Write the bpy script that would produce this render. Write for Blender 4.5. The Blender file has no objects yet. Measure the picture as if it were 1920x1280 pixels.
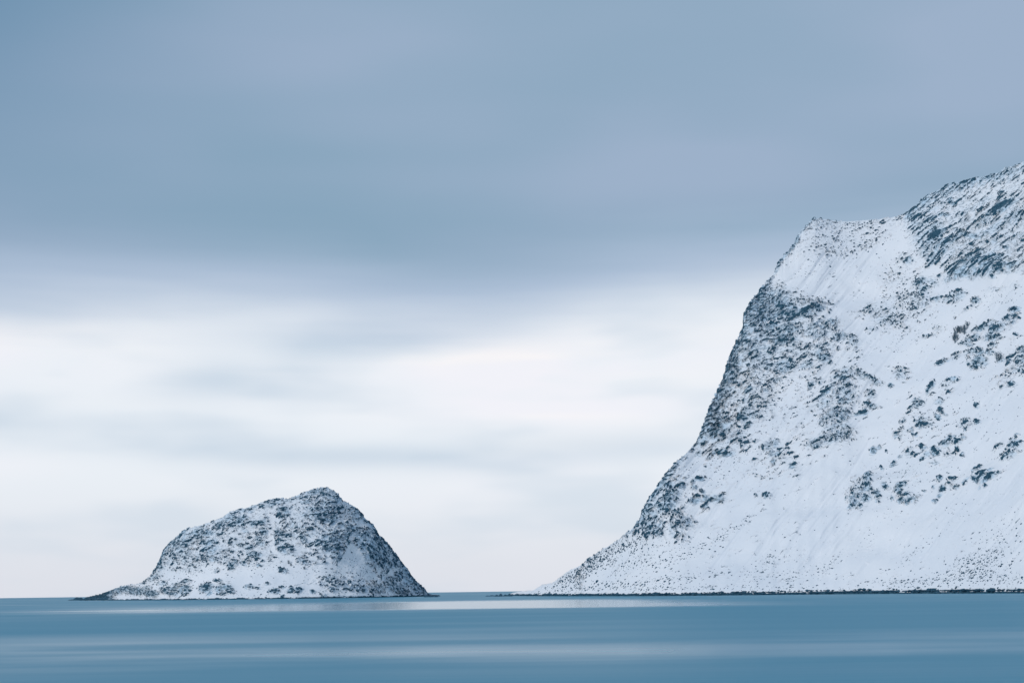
import bpy, math, random
import numpy as np
from mathutils import Matrix, Vector, Euler

# ------------------------------------------------------------------ camera, world, sun, exposure
scene = bpy.context.scene
COL = scene.collection
F = 50.0 / 36.0 * 1920.0            # focal length in photo pixels
CX, CY = 960.0, 1107.9              # point of the horizon straight ahead
ROLL = 0.0131
CAMH = 3.5

cam = bpy.data.objects.new('camera', bpy.data.cameras.new('camera'))
COL.objects.link(cam)
cam.data.lens = 50.0
cam.data.sensor_width = 36.0
cam.data.shift_y = (CY - 640.0) / 1920.0
cam.data.clip_start = 0.5
cam.data.clip_end = 200000.0
cam.matrix_world = (Matrix.Translation((0, 0, CAMH)) @ Matrix.Rotation(math.radians(90), 4, 'X')
                    @ Matrix.Rotation(-ROLL, 4, 'Z'))
scene.camera = cam

SUN_EL, SUN_AZ = 33.0, -128.0       # behind the camera, to the left (azimuth from +Y, clockwise)

world = bpy.data.worlds.new('World')
scene.world = world
world.use_nodes = True
WT = world.node_tree
WT.nodes.clear()


class NB:
    """small helper for node maths"""
    def __init__(s, tree):
        s.t = tree

    def node(s, typ, **kw):
        n = s.t.nodes.new(typ)
        for k, v in kw.items():
            setattr(n, k, v)
        return n

    def put(s, sock, v):
        if isinstance(v, bpy.types.NodeSocket):
            s.t.links.new(v, sock)
        elif v is not None:
            sock.default_value = v

    def m(s, op, a, b=None, c=None, clamp=False):
        n = s.node('ShaderNodeMath', operation=op, use_clamp=clamp)
        s.put(n.inputs[0], a)
        s.put(n.inputs[1], b)
        s.put(n.inputs[2], c)
        return n.outputs[0]

    def sstep(s, x, lo, hi, a=0.0, b=1.0):
        n = s.node('ShaderNodeMapRange', interpolation_type='SMOOTHSTEP')
        s.put(n.inputs[0], x)
        s.put(n.inputs[1], lo)
        s.put(n.inputs[2], hi)
        s.put(n.inputs[3], a)
        s.put(n.inputs[4], b)
        return n.outputs[0]

    def mix(s, f, a, b):
        n = s.node('ShaderNodeMix', data_type='RGBA')
        s.put(n.inputs[0], f)
        for sock, v in ((n.inputs[6], a), (n.inputs[7], b)):
            if isinstance(v, tuple):
                v = tuple(v) + (1.0,) if len(v) == 3 else v
            s.put(sock, v)
        return n.outputs[2]

    def noise(s, vec, scale, detail=3.0, rough=0.5, mapscale=None, loc=None):
        if mapscale is not None or loc is not None:
            mp = s.node('ShaderNodeMapping')
            s.put(mp.inputs['Vector'], vec)
            if mapscale is not None:
                mp.inputs['Scale'].default_value = mapscale
            if loc is not None:
                mp.inputs['Location'].default_value = loc
            vec = mp.outputs[0]
        n = s.node('ShaderNodeTexNoise')
        s.put(n.inputs['Vector'], vec)
        n.inputs['Scale'].default_value = scale
        n.inputs['Detail'].default_value = detail
        n.inputs['Roughness'].default_value = rough
        return n.outputs['Fac']

    def gauss(s, x, y, cx, cy, wx, wy):
        a = s.m('DIVIDE', s.m('SUBTRACT', x, cx), wx)
        b = s.m('DIVIDE', s.m('SUBTRACT', y, cy), wy)
        r = s.m('ADD', s.m('MULTIPLY', a, a), s.m('MULTIPLY', b, b))
        return s.m('EXPONENT', s.m('MULTIPLY', r, -1.0))


def build_world():
    w = NB(WT)
    out = w.node('ShaderNodeOutputWorld')
    tc = w.node('ShaderNodeTexCoord')
    dirv = tc.outputs['Generated']
    sep = w.node('ShaderNodeSeparateXYZ')
    w.put(sep.inputs[0], dirv)
    x, y, z = sep.outputs
    hor = w.m('SQRT', w.m('ADD', w.m('MULTIPLY', x, x), w.m('MULTIPLY', y, y)))
    el0 = w.m('DIVIDE', w.m('MAXIMUM', z, 0.0), w.m('MAXIMUM', hor, 0.02))
    el0 = w.m('MINIMUM', el0, 6.0)
    az0 = w.m('ARCTAN2', x, y)
    # soft long-exposure streaks: noise on the direction, drawn out sideways
    n_big = w.noise(dirv, 1.0, 2.0, 0.5, (2.6, 2.6, 9.0), (3.1, 0.4, 1.7))
    n_str = w.noise(dirv, 1.0, 3.0, 0.5, (5.0, 5.0, 19.0), (0.3, 5.2, 0.8))
    n_str2 = w.noise(dirv, 1.0, 3.0, 0.5, (3.0, 3.0, 34.0), (7.3, 1.2, 2.8))
    el = w.m('ADD', el0, w.m('MULTIPLY', w.m('SUBTRACT', n_big, 0.5), 0.035))
    az = w.m('ADD', az0, w.m('MULTIPLY', w.m('SUBTRACT', n_str2, 0.5), 0.10))

    # bright gap between the sea and the cloud deck
    white = (0.835, 0.880, 0.935)
    pale = (0.600, 0.695, 0.80)
    low = (0.735, 0.760, 0.830)
    gap = w.mix(w.sstep(el0, 0.0, 0.10), low, white)
    s1 = w.m('MULTIPLY', w.sstep(n_str, 0.42, 0.64), 0.55)
    for (a, e, wa, we, k) in ((-0.205, 0.149, 0.055, 0.0125, 0.95), (-0.11, 0.095, 0.150, 0.0105, 0.85),
                              (0.085, 0.105, 0.10, 0.012, 0.60), (-0.10, 0.172, 0.13, 0.010, 0.50),
                              (-0.30, 0.115, 0.10, 0.012, 0.40), (0.10, 0.183, 0.06, 0.010, 0.35)):
        s1 = w.m('ADD', s1, w.m('MULTIPLY', w.gauss(az, el, a, e, wa, we), k))
    for (a, e, wa, we, k) in ((-0.03, 0.150, 0.10, 0.020, 0.55), (-0.34, 0.165, 0.09, 0.016, 0.6),
                              (0.10, 0.160, 0.10, 0.018, 0.4)):
        s1 = w.m('SUBTRACT', s1, w.m('MULTIPLY', w.gauss(az, el, a, e, wa, we), k))
    gap = w.mix(w.m('MINIMUM', w.m('MAXIMUM', s1, 0.0), 1.0), gap, pale)

    lit = w.m('MULTIPLY', w.sstep(n_big, 0.50, 0.75), 0.35)
    for (a, e, wa, we, k) in ((-0.02, 0.155, 0.085, 0.018, 1.3), (0.02, 0.138, 0.10, 0.014, 0.6), (-0.36, 0.172, 0.10, 0.018, 0.85), (0.11, 0.165, 0.09, 0.020, 0.6),
                              (0.03, 0.128, 0.10, 0.010, 0.6), (-0.37, 0.085, 0.06, 0.010, 0.4), (0.02, 0.070, 0.16, 0.020, 0.3)):
        lit = w.m('ADD', lit, w.m('MULTIPLY', w.gauss(az, el, a, e, wa, we), k))
    lit = w.m('MULTIPLY', lit, w.sstep(n_str, 0.70, 0.40))
    warm = w.mix(w.sstep(n_str2, 0.42, 0.60), (0.90, 0.90, 0.955), (0.95, 0.93, 0.945))
    gap = w.mix(w.m('MINIMUM', w.m('MULTIPLY', lit, 1.15), 1.0), gap, warm)

    # the cloud deck
    dk1 = (0.256, 0.388, 0.518)
    dk2 = (0.340, 0.442, 0.590)
    d = w.m('ADD', w.sstep(n_big, 0.30, 0.70), w.m('MULTIPLY', w.m('SUBTRACT', n_str, 0.5), 0.5))
    d = w.m('ADD', d, w.m('MULTIPLY', w.gauss(az, el, 0.13, 0.36, 0.30, 0.07), 0.45))
    d = w.m('SUBTRACT', d, w.m('MULTIPLY', w.gauss(az, el, 0.10, 0.245, 0.30, 0.026), 0.40))
    d = w.m('SUBTRACT', d, w.m('MULTIPLY', w.gauss(az, el, -0.30, 0.30, 0.20, 0.05), 0.35))
    d = w.m('ADD', d, w.m('MULTIPLY', w.gauss(az, el, -0.10, 0.285, 0.13, 0.016), 0.30), clamp=True)
    deck = w.mix(d, dk1, dk2)
    deck = w.mix(w.m('MULTIPLY', w.gauss(az0, el0, -0.44, 0.48, 0.20, 0.20), 1.0), deck, (0.095, 0.235, 0.375))
    edge = w.m('ADD', 0.2165, w.m('MULTIPLY', w.m('SUBTRACT', n_str2, 0.5), 0.035))
    edge = w.m('SUBTRACT', edge, w.m('MULTIPLY', w.gauss(az0, el0, -0.06, 0.2, 0.10, 1.0), 0.010))
    edge = w.m('ADD', edge, w.m('MULTIPLY', w.sstep(az0, -0.02, 0.14), 0.014))
    e2 = w.m('SUBTRACT', el, edge)
    lav = w.mix(0.5, (0.41, 0.52, 0.675), (0.45, 0.545, 0.69))
    deck = w.mix(w.sstep(e2, -0.012, 0.045), lav, deck)
    cloud = w.mix(w.sstep(e2, -0.052, 0.006), gap, deck)

    bg_cloud = w.node('ShaderNodeBackground')
    w.put(bg_cloud.inputs[0], cloud)
    bg_cloud.inputs[1].default_value = 1.0
    sky = w.node('ShaderNodeTexSky', sky_type='NISHITA')
    sky.sun_disc = False
    sky.sun_elevation = math.radians(SUN_EL)
    sky.sun_rotation = math.radians(SUN_AZ)
    bg_sky = w.node('ShaderNodeBackground')
    w.put(bg_sky.inputs[0], sky.outputs[0])
    bg_sky.inputs[1].default_value = 0.12
    # the deck is closed but for a thin spot high on the left
    thin = w.m('ADD', 0.03, w.m('MULTIPLY', w.gauss(az, el, -0.42, 0.43, 0.16, 0.10), 0.04))
    ms = w.node('ShaderNodeMixShader')
    w.put(ms.inputs[0], thin)
    WT.links.new(bg_cloud.outputs[0], ms.inputs[1])
    WT.links.new(bg_sky.outputs[0], ms.inputs[2])
    WT.links.new(ms.outputs[0], out.inputs[0])


build_world()

sun = bpy.data.objects.new('sun', bpy.data.lights.new('sun', 'SUN'))
COL.objects.link(sun)
sun.data.energy = 1.28
sun.data.angle = math.radians(13)
sun.data.color = (1.0, 0.965, 0.93)
_a, _e = math.radians(SUN_AZ), math.radians(SUN_EL)
_d = Vector((math.sin(_a) * math.cos(_e), math.cos(_a) * math.cos(_e), math.sin(_e)))
sun.rotation_euler = _d.to_track_quat('Z', 'Y').to_euler()

scene.view_settings.view_transform = 'Standard'
scene.view_settings.look = 'None'
scene.view_settings.exposure = 0.0
scene.view_settings.gamma = 1.0
scene.view_settings.use_curve_mapping = False
scene.render.engine = 'CYCLES'
scene.cycles.use_denoising = True
scene.cycles.denoiser = 'OPENIMAGEDENOISE'
scene.cycles.denoising_input_passes = 'RGB_ALBEDO_NORMAL'
scene.cycles.denoising_prefilter = 'ACCURATE'
scene.cycles.max_bounces = 4
scene.cycles.diffuse_bounces = 2

# ------------------------------------------------------------------ helpers
rng = np.random.default_rng(7)
PERM = rng.permutation(512).astype(np.int64)
_g = rng.normal(size=(512, 3))
GRAD = (_g / np.linalg.norm(_g, axis=1)[:, None]).astype(np.float64)


def perlin(p):
    """gradient noise, p (n,3) -> about -0.8..0.8"""
    i = np.floor(p).astype(np.int64)
    f = p - i
    w = f * f * f * (f * (f * 6 - 15) + 10)
    out = np.zeros(len(p))
    for cx in (0, 1):
        wx = w[:, 0] if cx else 1 - w[:, 0]
        hx = PERM[(i[:, 0] + cx) & 511]
        for cy in (0, 1):
            wy = w[:, 1] if cy else 1 - w[:, 1]
            hy = PERM[(hx + i[:, 1] + cy) & 511]
            for cz in (0, 1):
                wz = w[:, 2] if cz else 1 - w[:, 2]
                g = GRAD[PERM[(hy + i[:, 2] + cz) & 511]]
                dot = g[:, 0] * (f[:, 0] - cx) + g[:, 1] * (f[:, 1] - cy) + g[:, 2] * (f[:, 2] - cz)
                out += wx * wy * wz * dot
    return out


def fbm(p, octv, gain=0.5):
    o = np.zeros(len(p))
    a = 1.0
    for k in range(octv):
        o += a * perlin(p * (2.0 ** k) + 17.3 * k)
        a *= gain
    return o


def rank01(a):
    r = np.empty(len(a))
    r[np.argsort(a)] = np.linspace(0, 1, len(a))
    return r


def sstep(x, lo, hi):
    t = np.clip((x - lo) / (hi - lo), 0, 1)
    return t * t * (3 - 2 * t)


CR, SR = math.cos(ROLL), math.sin(ROLL)


def px_to_uv(x, y):
    dx, dy = np.asarray(x, float) - CX, np.asarray(y, float) - CY
    return dx * CR - dy * SR, dx * SR + dy * CR


def uv_to_px(u, v):
    return CX + u * CR + v * SR, CY - u * SR + v * CR


def tag(o, label=None, cat=None, group=None, kind=None):
    for k, v in (('label', label), ('category', cat), ('group', group), ('kind', kind)):
        if v:
            o[k] = v
    return o


def mesh_from(name, verts, faces, mat, attrs=None, smooth=True):
    me = bpy.data.meshes.new(name)
    verts = np.asarray(verts, np.float32)
    faces = np.asarray(faces, np.int32)
    nf, k = faces.shape
    me.vertices.add(len(verts))
    me.vertices.foreach_set('co', verts.ravel())
    me.loops.add(nf * k)
    me.loops.foreach_set('vertex_index', faces.ravel())
    me.polygons.add(nf)
    me.polygons.foreach_set('loop_start', np.arange(0, nf * k, k, dtype=np.int32))
    me.polygons.foreach_set('loop_total', np.full(nf, k, np.int32))
    me.polygons.foreach_set('use_smooth', np.full(nf, smooth))
    for an, av in (attrs or {}).items():
        at = me.attributes.new(an, 'FLOAT', 'POINT')
        at.data.foreach_set('value', np.asarray(av, np.float32))
    me.update(calc_edges=True)
    me.validate()
    me.materials.append(mat)
    return me


def link(name, data, parent=None):
    o = bpy.data.objects.new(name, data)
    COL.objects.link(o)
    if parent is not None:
        o.parent = parent
    return o


# ------------------------------------------------------------------ materials
SNOW = (0.85, 0.862, 0.895)
SNOW2 = (0.795, 0.822, 0.872)
ROCK_A = (0.018, 0.064, 0.104)
ROCK_B = (0.058, 0.138, 0.200)


def principled(nt):
    n = NB(nt)
    nt.nodes.clear()
    out = n.node('ShaderNodeOutputMaterial')
    b = n.node('ShaderNodeBsdfPrincipled')
    nt.links.new(b.outputs[0], out.inputs[0])
    return n, b


def terrain_material(name):
    m = bpy.data.materials.new(name)
    m.use_nodes = True
    n, b = principled(m.node_tree)
    geo = n.node('ShaderNodeNewGeometry')
    pos = geo.outputs['Position']
    at = n.node('ShaderNodeAttribute', attribute_name='rock')
    th = n.node('ShaderNodeAttribute', attribute_name='thin')
    fine = n.noise(pos, 1.9, 3.0, 0.7)
    fine2 = n.noise(pos, 0.45, 4.0, 0.65, (1.0, 1.0, 1.6))
    f = n.m('ADD', at.outputs['Fac'], n.m('MULTIPLY', n.m('SUBTRACT', fine, 0.5), 0.8))
    fac = n.sstep(f, 0.36, 0.64)
    # stones that show through thin snow
    dust = n.m('MULTIPLY', n.sstep(n.m('ADD', fine2, n.m('MULTIPLY', th.outputs['Fac'], 0.13)), 0.51, 0.69), 0.60)
    dust = n.m('MULTIPLY', dust, n.sstep(th.outputs['Fac'], 0.02, 0.35))
    big = n.noise(pos, 0.02, 3.0, 0.5)
    snow = n.mix(n.sstep(big, 0.3, 0.7), SNOW, SNOW2)
    rock = n.mix(n.sstep(n.noise(pos, 0.9, 4.0, 0.6), 0.35, 0.70), ROCK_A, ROCK_B)
    fac = n.m('MAXIMUM', fac, dust)
    veil = n.m('MULTIPLY', n.sstep(th.outputs['Fac'], 0.10, 0.70), n.sstep(n.noise(pos, 0.22, 3.0, 0.6), 0.22, 0.60))
    snow = n.mix(n.m('MULTIPLY', veil, 0.75), snow, (0.45, 0.635, 0.79))
    n.put(b.inputs['Base Color'], n.mix(fac, snow, rock))
    n.put(b.inputs['Roughness'], 0.9)
    b.inputs['Specular IOR Level'].default_value = 0.15
    bp = n.node('ShaderNodeBump')
    bp.inputs['Strength'].default_value = 0.35
    bp.inputs['Distance'].default_value = 0.5
    n.put(bp.inputs['Height'], fine2)
    m.node_tree.links.new(bp.outputs[0], b.inputs['Normal'])
    return m


def stone_material(name, snow_from=0.62, wet=False):
    m = bpy.data.materials.new(name)
    m.use_nodes = True
    n, b = principled(m.node_tree)
    geo = n.node('ShaderNodeNewGeometry')
    pos = geo.outputs['Position']
    sp = n.node('ShaderNodeSeparateXYZ')
    n.put(sp.inputs[0], geo.outputs['Normal'])
    rock = n.mix(n.sstep(n.noise(pos, 1.3, 4.0, 0.6), 0.35, 0.70), ROCK_A, ROCK_B)
    if not wet:
        nz = n.m('ADD', sp.outputs[2], n.m('MULTIPLY', n.m('SUBTRACT', n.noise(pos, 0.9, 3.0, 0.6), 0.5), 0.7))
        col = n.mix(n.sstep(nz, snow_from - 0.06, snow_from + 0.06), rock, SNOW)
    else:
        col = rock
    n.put(b.inputs['Base Color'], col)
    n.put(b.inputs['Roughness'], 0.75 if wet else 0.88)
    b.inputs['Specular IOR Level'].default_value = 0.15
    return m


def sea_material():
    m = bpy.data.materials.new('sea_water')
    m.use_nodes = True
    n, b = principled(m.node_tree)
    geo = n.node('ShaderNodeNewGeometry')
    pos = geo.outputs['Position']
    sp = n.node('ShaderNodeSeparateXYZ')
    n.put(sp.inputs[0], pos)
    X, Y = sp.outputs[0], sp.outputs[1]
    # wind lanes: rippled and calm strips of water lying across the bay
    a = n.noise(pos, 1.0, 1.5, 0.45, (0.011, 0.032, 1.0), (2.0, 0.3, 0))
    c = n.noise(pos, 1.0, 3.0, 0.5, (0.0022, 0.012, 1.0), (5.0, 1.3, 0))
    fine = n.noise(pos, 1.0, 4.0, 0.6, (0.05, 0.30, 1.0))
    lane = n.m('ADD', n.m('MULTIPLY', n.sstep(a, 0.42, 0.68), 0.55), n.m('MULTIPLY', n.sstep(c, 0.45, 0.65), 0.45))
    lane = n.m('ADD', lane, n.m('MULTIPLY', n.m('SUBTRACT', fine, 0.5), 0.10), clamp=True)
    calm = n.m('MULTIPLY', n.m('MULTIPLY', lane, 0.44), n.sstep(X, 34, 0, 0.3, 1.0))
    yw = n.m('ADD', Y, n.m('MULTIPLY', n.m('SUBTRACT', a, 0.5), 24.0))
    slick = n.m('MULTIPLY', n.m('MULTIPLY', n.sstep(yw, 262, 318), n.sstep(yw, 420, 640, 1.0, 0.0)),
                n.m('MULTIPLY', n.sstep(X, -150, -15), n.sstep(X, 12, 80, 1.0, 0.0)))
    far = n.m('MULTIPLY', n.sstep(yw, 260, 520), 0.10)
    near = n.m('MULTIPLY', n.m('MULTIPLY', n.sstep(yw, 50, 74), n.sstep(yw, 80, 128, 1.0, 0.0)),
               n.m('MULTIPLY', n.sstep(n.noise(pos, 1.0, 3.0, 0.5, (0.022, 0.05, 1.0), (1.0, 7.3, 0)), 0.28, 0.66), 0.54))
    calm = n.m('ADD', n.m('ADD', calm, far), near)
    calm = n.m('ADD', calm, n.m('MULTIPLY', slick, 1.2), clamp=True)
    n.put(b.inputs['Base Color'], n.mix(fine, (0.036, 0.245, 0.365), (0.042, 0.258, 0.380)))
    n.put(b.inputs['Roughness'], n.m('MULTIPLY_ADD', calm, -0.37, 0.50))
    b.inputs['IOR'].default_value = 1.33
    bp = n.node('ShaderNodeBump')
    n.put(bp.inputs['Strength'], n.m('MULTIPLY_ADD', calm, -0.18, 0.20))
    bp.inputs['Distance'].default_value = 0.3
    n.put(bp.inputs['Height'], n.noise(pos, 1.0, 3.0, 0.5, (0.05, 0.6, 1.0)))
    m.node_tree.links.new(bp.outputs[0], b.inputs['Normal'])
    return m


M_TERR = terrain_material('snow_and_rock')
M_STONE = stone_material('snow_capped_stone', 0.82)
M_OUT = stone_material('snowy_bedrock', 0.52)
M_WET = stone_material('wet_dark_stone', wet=True)
M_SEA = sea_material()
M_TWIG = bpy.data.materials.new('bare_twigs')
M_TWIG.use_nodes = True
_n, _b = principled(M_TWIG.node_tree)
_tg = _n.node('ShaderNodeNewGeometry')
_n.put(_b.inputs['Base Color'], _n.mix(_n.noise(_tg.outputs['Position'], 2.0), (0.09, 0.16, 0.22), (0.16, 0.25, 0.32)))
_b.inputs['Roughness'].default_value = 0.9

# ------------------------------------------------------------------ sea
ys = [-400.0, 0, 60, 150, 400, 900, 2000, 5000, 15000, 90000]
xs = [-60000.0, -8000, -1500, -300, 0, 300, 1500, 8000, 60000]
sv = [(x, y, 0.0) for y in ys for x in xs]
nx = len(xs)
sf = [(j * nx + i, j * nx + i + 1, (j + 1) * nx + i + 1, (j + 1) * nx + i) for j in range(len(ys) - 1) for i in range(nx - 1)]
sea = link('sea', mesh_from('sea', sv, sf, M_SEA))
tag(sea, 'smooth blue sea water stretching to the horizon', kind='structure')


# ------------------------------------------------------------------ land forms
class Land:
    """A height surface on a fan of bearings seen from the beach: shore line, front slope, crest and back slope."""

    def __init__(s, sil, shore, crest, ucols, nfront, nback, prof, seed, rough):
        su, svv = px_to_uv([p[0] for p in sil], [p[1] for p in sil])
        o = np.argsort(su)
        su, svv = su[o], svv[o]
        s.u = ucols
        want, ucols = ucols, np.arange(ucols[0], ucols[-1] + 1.12, 1.12)   # smooth on an even fan of bearings
        ds = np.interp(ucols, px_to_uv([p[0] for p in shore], 1110)[0], [p[1] for p in shore])
        dc = np.interp(ucols, px_to_uv([p[0] for p in crest], 1110)[0], [p[1] for p in crest])
        k = np.exp(-0.5 * (np.arange(-75, 76) / 25.0) ** 2)
        k /= k.sum()
        dc = np.convolve(np.pad(dc, 75, 'edge'), k, 'valid')
        ds = np.convolve(np.pad(ds, 75, 'edge'), k, 'valid')
        ds = ds + 2.5 * perlin(np.stack([ucols / 23.0, ucols * 0 + 1.3, ucols * 0 + seed], -1))
        vv = np.interp(ucols, su, svv)
        vv = vv + np.interp(ucols, px_to_uv([p[0] for p in rough], 1110)[0], [p[1] for p in rough]) * (fbm(np.stack([ucols / 6.0, ucols * 0 + 3.3, ucols * 0 + seed * 7.7], -1), 3, 0.75))
        tanv = -vv / F
        H = CAMH + tanv * dc
        kx = np.exp(-0.5 * (np.arange(-60, 61) / 20.0) ** 2)
        km = np.exp(-0.5 * (np.arange(-24, 25) / 8.0) ** 2)
        Hm = np.convolve(np.pad(H, 24, 'edge'), km / km.sum(), 'valid')
        Hs = np.convolve(np.pad(H, 60, 'edge'), kx / kx.sum(), 'valid')
        ds, dc, H, Hm, Hs, tanv = (np.interp(want, ucols, q) for q in (ds, dc, H, Hm, Hs, tanv))
        ucols = want
        t = np.linspace(0, 1, nfront)[:, None]
        D = ds + t * (dc - ds)
        S = prof(t, ucols)
        step = 2.7 * sstep(D - ds, 0.0, 2.6) - 1.5
        bank = np.maximum(Hs - 1.2, -0.8)
        Z = step + bank * S + (Hm - Hs) * t ** 7 + (H - Hm) * t ** 40
        Z = np.minimum(Z, CAMH + (tanv - 0.0006 * (1 - t)) * D)
        Z[-1] = H
        tb = np.linspace(0, 1, nback + 1)[1:, None]
        back = np.maximum(H + 4.0, 3.0) / 0.72
        Db = dc + tb * back
        fall = tb ** 1.25
        Zb = H - fall * (H + 5.0)
        s.D = np.vstack([D, Db])
        s.Z = np.vstack([Z, Zb])
        s.nf, s.nr, s.nc = nfront, nfront + nback, len(ucols)
        s.T = np.vstack([np.repeat(t, s.nc, 1), np.full((nback, s.nc), 1.0) + tb])
        s.U = np.repeat(ucols[None, :], s.nr, 0)
        s.X = s.U / F * s.D
        s.V = -(s.Z - CAMH) / s.D * F
        s.px, s.py = uv_to_px(s.U, s.V)
        s.P = np.stack([s.X, s.D, s.Z], -1)

    def normals(s, P):
        a = np.gradient(P, axis=1)
        b = np.gradient(P, axis=0)
        n = np.cross(a, b)
        return n / np.maximum(np.linalg.norm(n, axis=-1, keepdims=True), 1e-9)

    def locate(s, x, y):
        """surface point seen at a photo position"""
        u, v = px_to_uv(x, y)
        c = int(np.clip(np.searchsorted(s.u, u), 1, s.nc - 1))
        if abs(s.u[c - 1] - u) < abs(s.u[c] - u):
            c -= 1
        col = -s.V[:s.nf, c]
        r = int(np.clip(np.searchsorted(np.maximum.accumulate(col), -v), 0, s.nf - 1))
        return Vector(s.P[r, c]), Vector(s.N[r, c])

    def faces(s):
        i = np.arange(s.nr * s.nc).reshape(s.nr, s.nc)
        return np.stack([i[:-1, :-1], i[:-1, 1:], i[1:, 1:], i[1:, :-1]], -1).reshape(-1, 4)

    def finish(s, name, regions, parent):
        """cut the surface into its named parts"""
        fc = s.faces()
        reg = regions(s)
        flat = reg.ravel()[fc[:, 0]]
        V = s.P.reshape(-1, 3)
        rk, th = s.rock.ravel(), s.thin.ravel()
        for rid, pname, plabel in s.parts:
            sel = fc[flat == rid]
            if not len(sel):
                continue
            used, inv = np.unique(sel, return_inverse=True)
            me = mesh_from(pname, V[used], inv.reshape(-1, 4), M_TERR, {'rock': rk[used], 'thin': th[used]})
            o = link(pname, me, parent)
            if plabel:
                o['label'] = plabel


def ellipses(px, py, lst, power=1.35):
    out = np.zeros_like(px)
    for (cx, cy, rx, ry, rot, dens) in lst:
        rr = max(rx, ry) * 2.2
        idx = np.where((np.abs(px - cx) < rr) & (np.abs(py - cy) < rr))
        if not len(idx[0]):
            continue
        dx, dy = px[idx] - cx, -(py[idx] - cy)
        a = math.radians(rot)
        e1 = (dx * math.cos(a) + dy * math.sin(a)) / rx
        e2 = (-dx * math.sin(a) + dy * math.cos(a)) / ry
        if dens < 0.93:
            e1, e2, dens = e1 / 1.10, e2 / 1.10, dens * 0.92
        w = dens * np.exp(-(e1 * e1 + e2 * e2) ** power * 0.7)
        out[idx] = np.maximum(out[idx], w)
    return out


def inside(px, py, poly):
    r = np.zeros(px.shape, bool)
    n = len(poly)
    for i in range(n):
        x0, y0 = poly[i]
        x1, y1 = poly[(i + 1) % n]
        if y0 == y1:
            continue
        c = ((y0 > py) != (y1 > py)) & (px < (x1 - x0) * (py - y0) / (y1 - y0) + x0)
        r ^= c
    return r


def strata_noise(P, ang, along, across, depth, octv, off, warp=1.0):
    """noise in beds that dip sideways: long along the bed, short across it, cracked and folded, coarse in places and fine in others"""
    a = math.radians(ang)
    c, sn = math.cos(a), math.sin(a)
    w1 = perlin(P / 13.0 + off + 5.0)
    w2 = perlin(P / 6.0 + off + 9.0)
    q = np.stack([(P[:, 0] * c + P[:, 2] * sn) / along, P[:, 1] / depth, (-P[:, 0] * sn + P[:, 2] * c) / across], -1)
    q[:, 2] += warp * (2.2 * w1 + 1.0 * w2)
    q[:, 0] += warp * 0.8 * w2
    sel = sstep(perlin(P / 26.0 + off + 2.0), -0.22, 0.26)
    ridge = 0.55 - 2.0 * np.abs(perlin(q * 0.62 + off + 3.0))
    fine = fbm(q + off, octv, 0.75)
    coarse = fbm(q * 0.45 + off + 7.0, 2, 0.6) * 1.25
    step = (q[:, 2] * 0.42 + 1.3 * perlin(q * 0.33 + off + 11.0) + 0.25 * fine) % 1.0          # broken steps: sharp lip above, fading below
    lip = (step - 0.5) * (0.55 + 0.8 * perlin(P / 9.0 + off + 4.0))
    return sel * (0.75 * coarse + 0.30 * fine) + (1 - sel) * 0.85 * fine + 0.38 * ridge + 0.75 * lip


def bed_noise(P, ang, along, across, depth, off):
    a = math.radians(ang)
    c, sn = math.cos(a), math.sin(a)
    q = np.stack([(P[:, 0] * c + P[:, 2] * sn) / along, P[:, 1] / depth, (-P[:, 0] * sn + P[:, 2] * c) / across], -1)
    q[:, 2] += 1.6 * perlin(P / 9.0 + off)
    return fbm(q + off, 2, 0.7)


def blur(a, sig):
    k = np.exp(-0.5 * (np.arange(-int(3 * sig), int(3 * sig) + 1) / sig) ** 2)
    k /= k.sum()
    n = len(k) // 2
    for ax in (0, 1):
        pad = [(0, 0), (0, 0)]
        pad[ax] = (n, n)
        b = np.pad(a, pad, 'edge')
        o = np.zeros_like(a)
        for i, w in enumerate(k):
            o += w * (b[i:i + a.shape[0]] if ax == 0 else b[:, i:i + a.shape[1]])
        a = o
    return a


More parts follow.
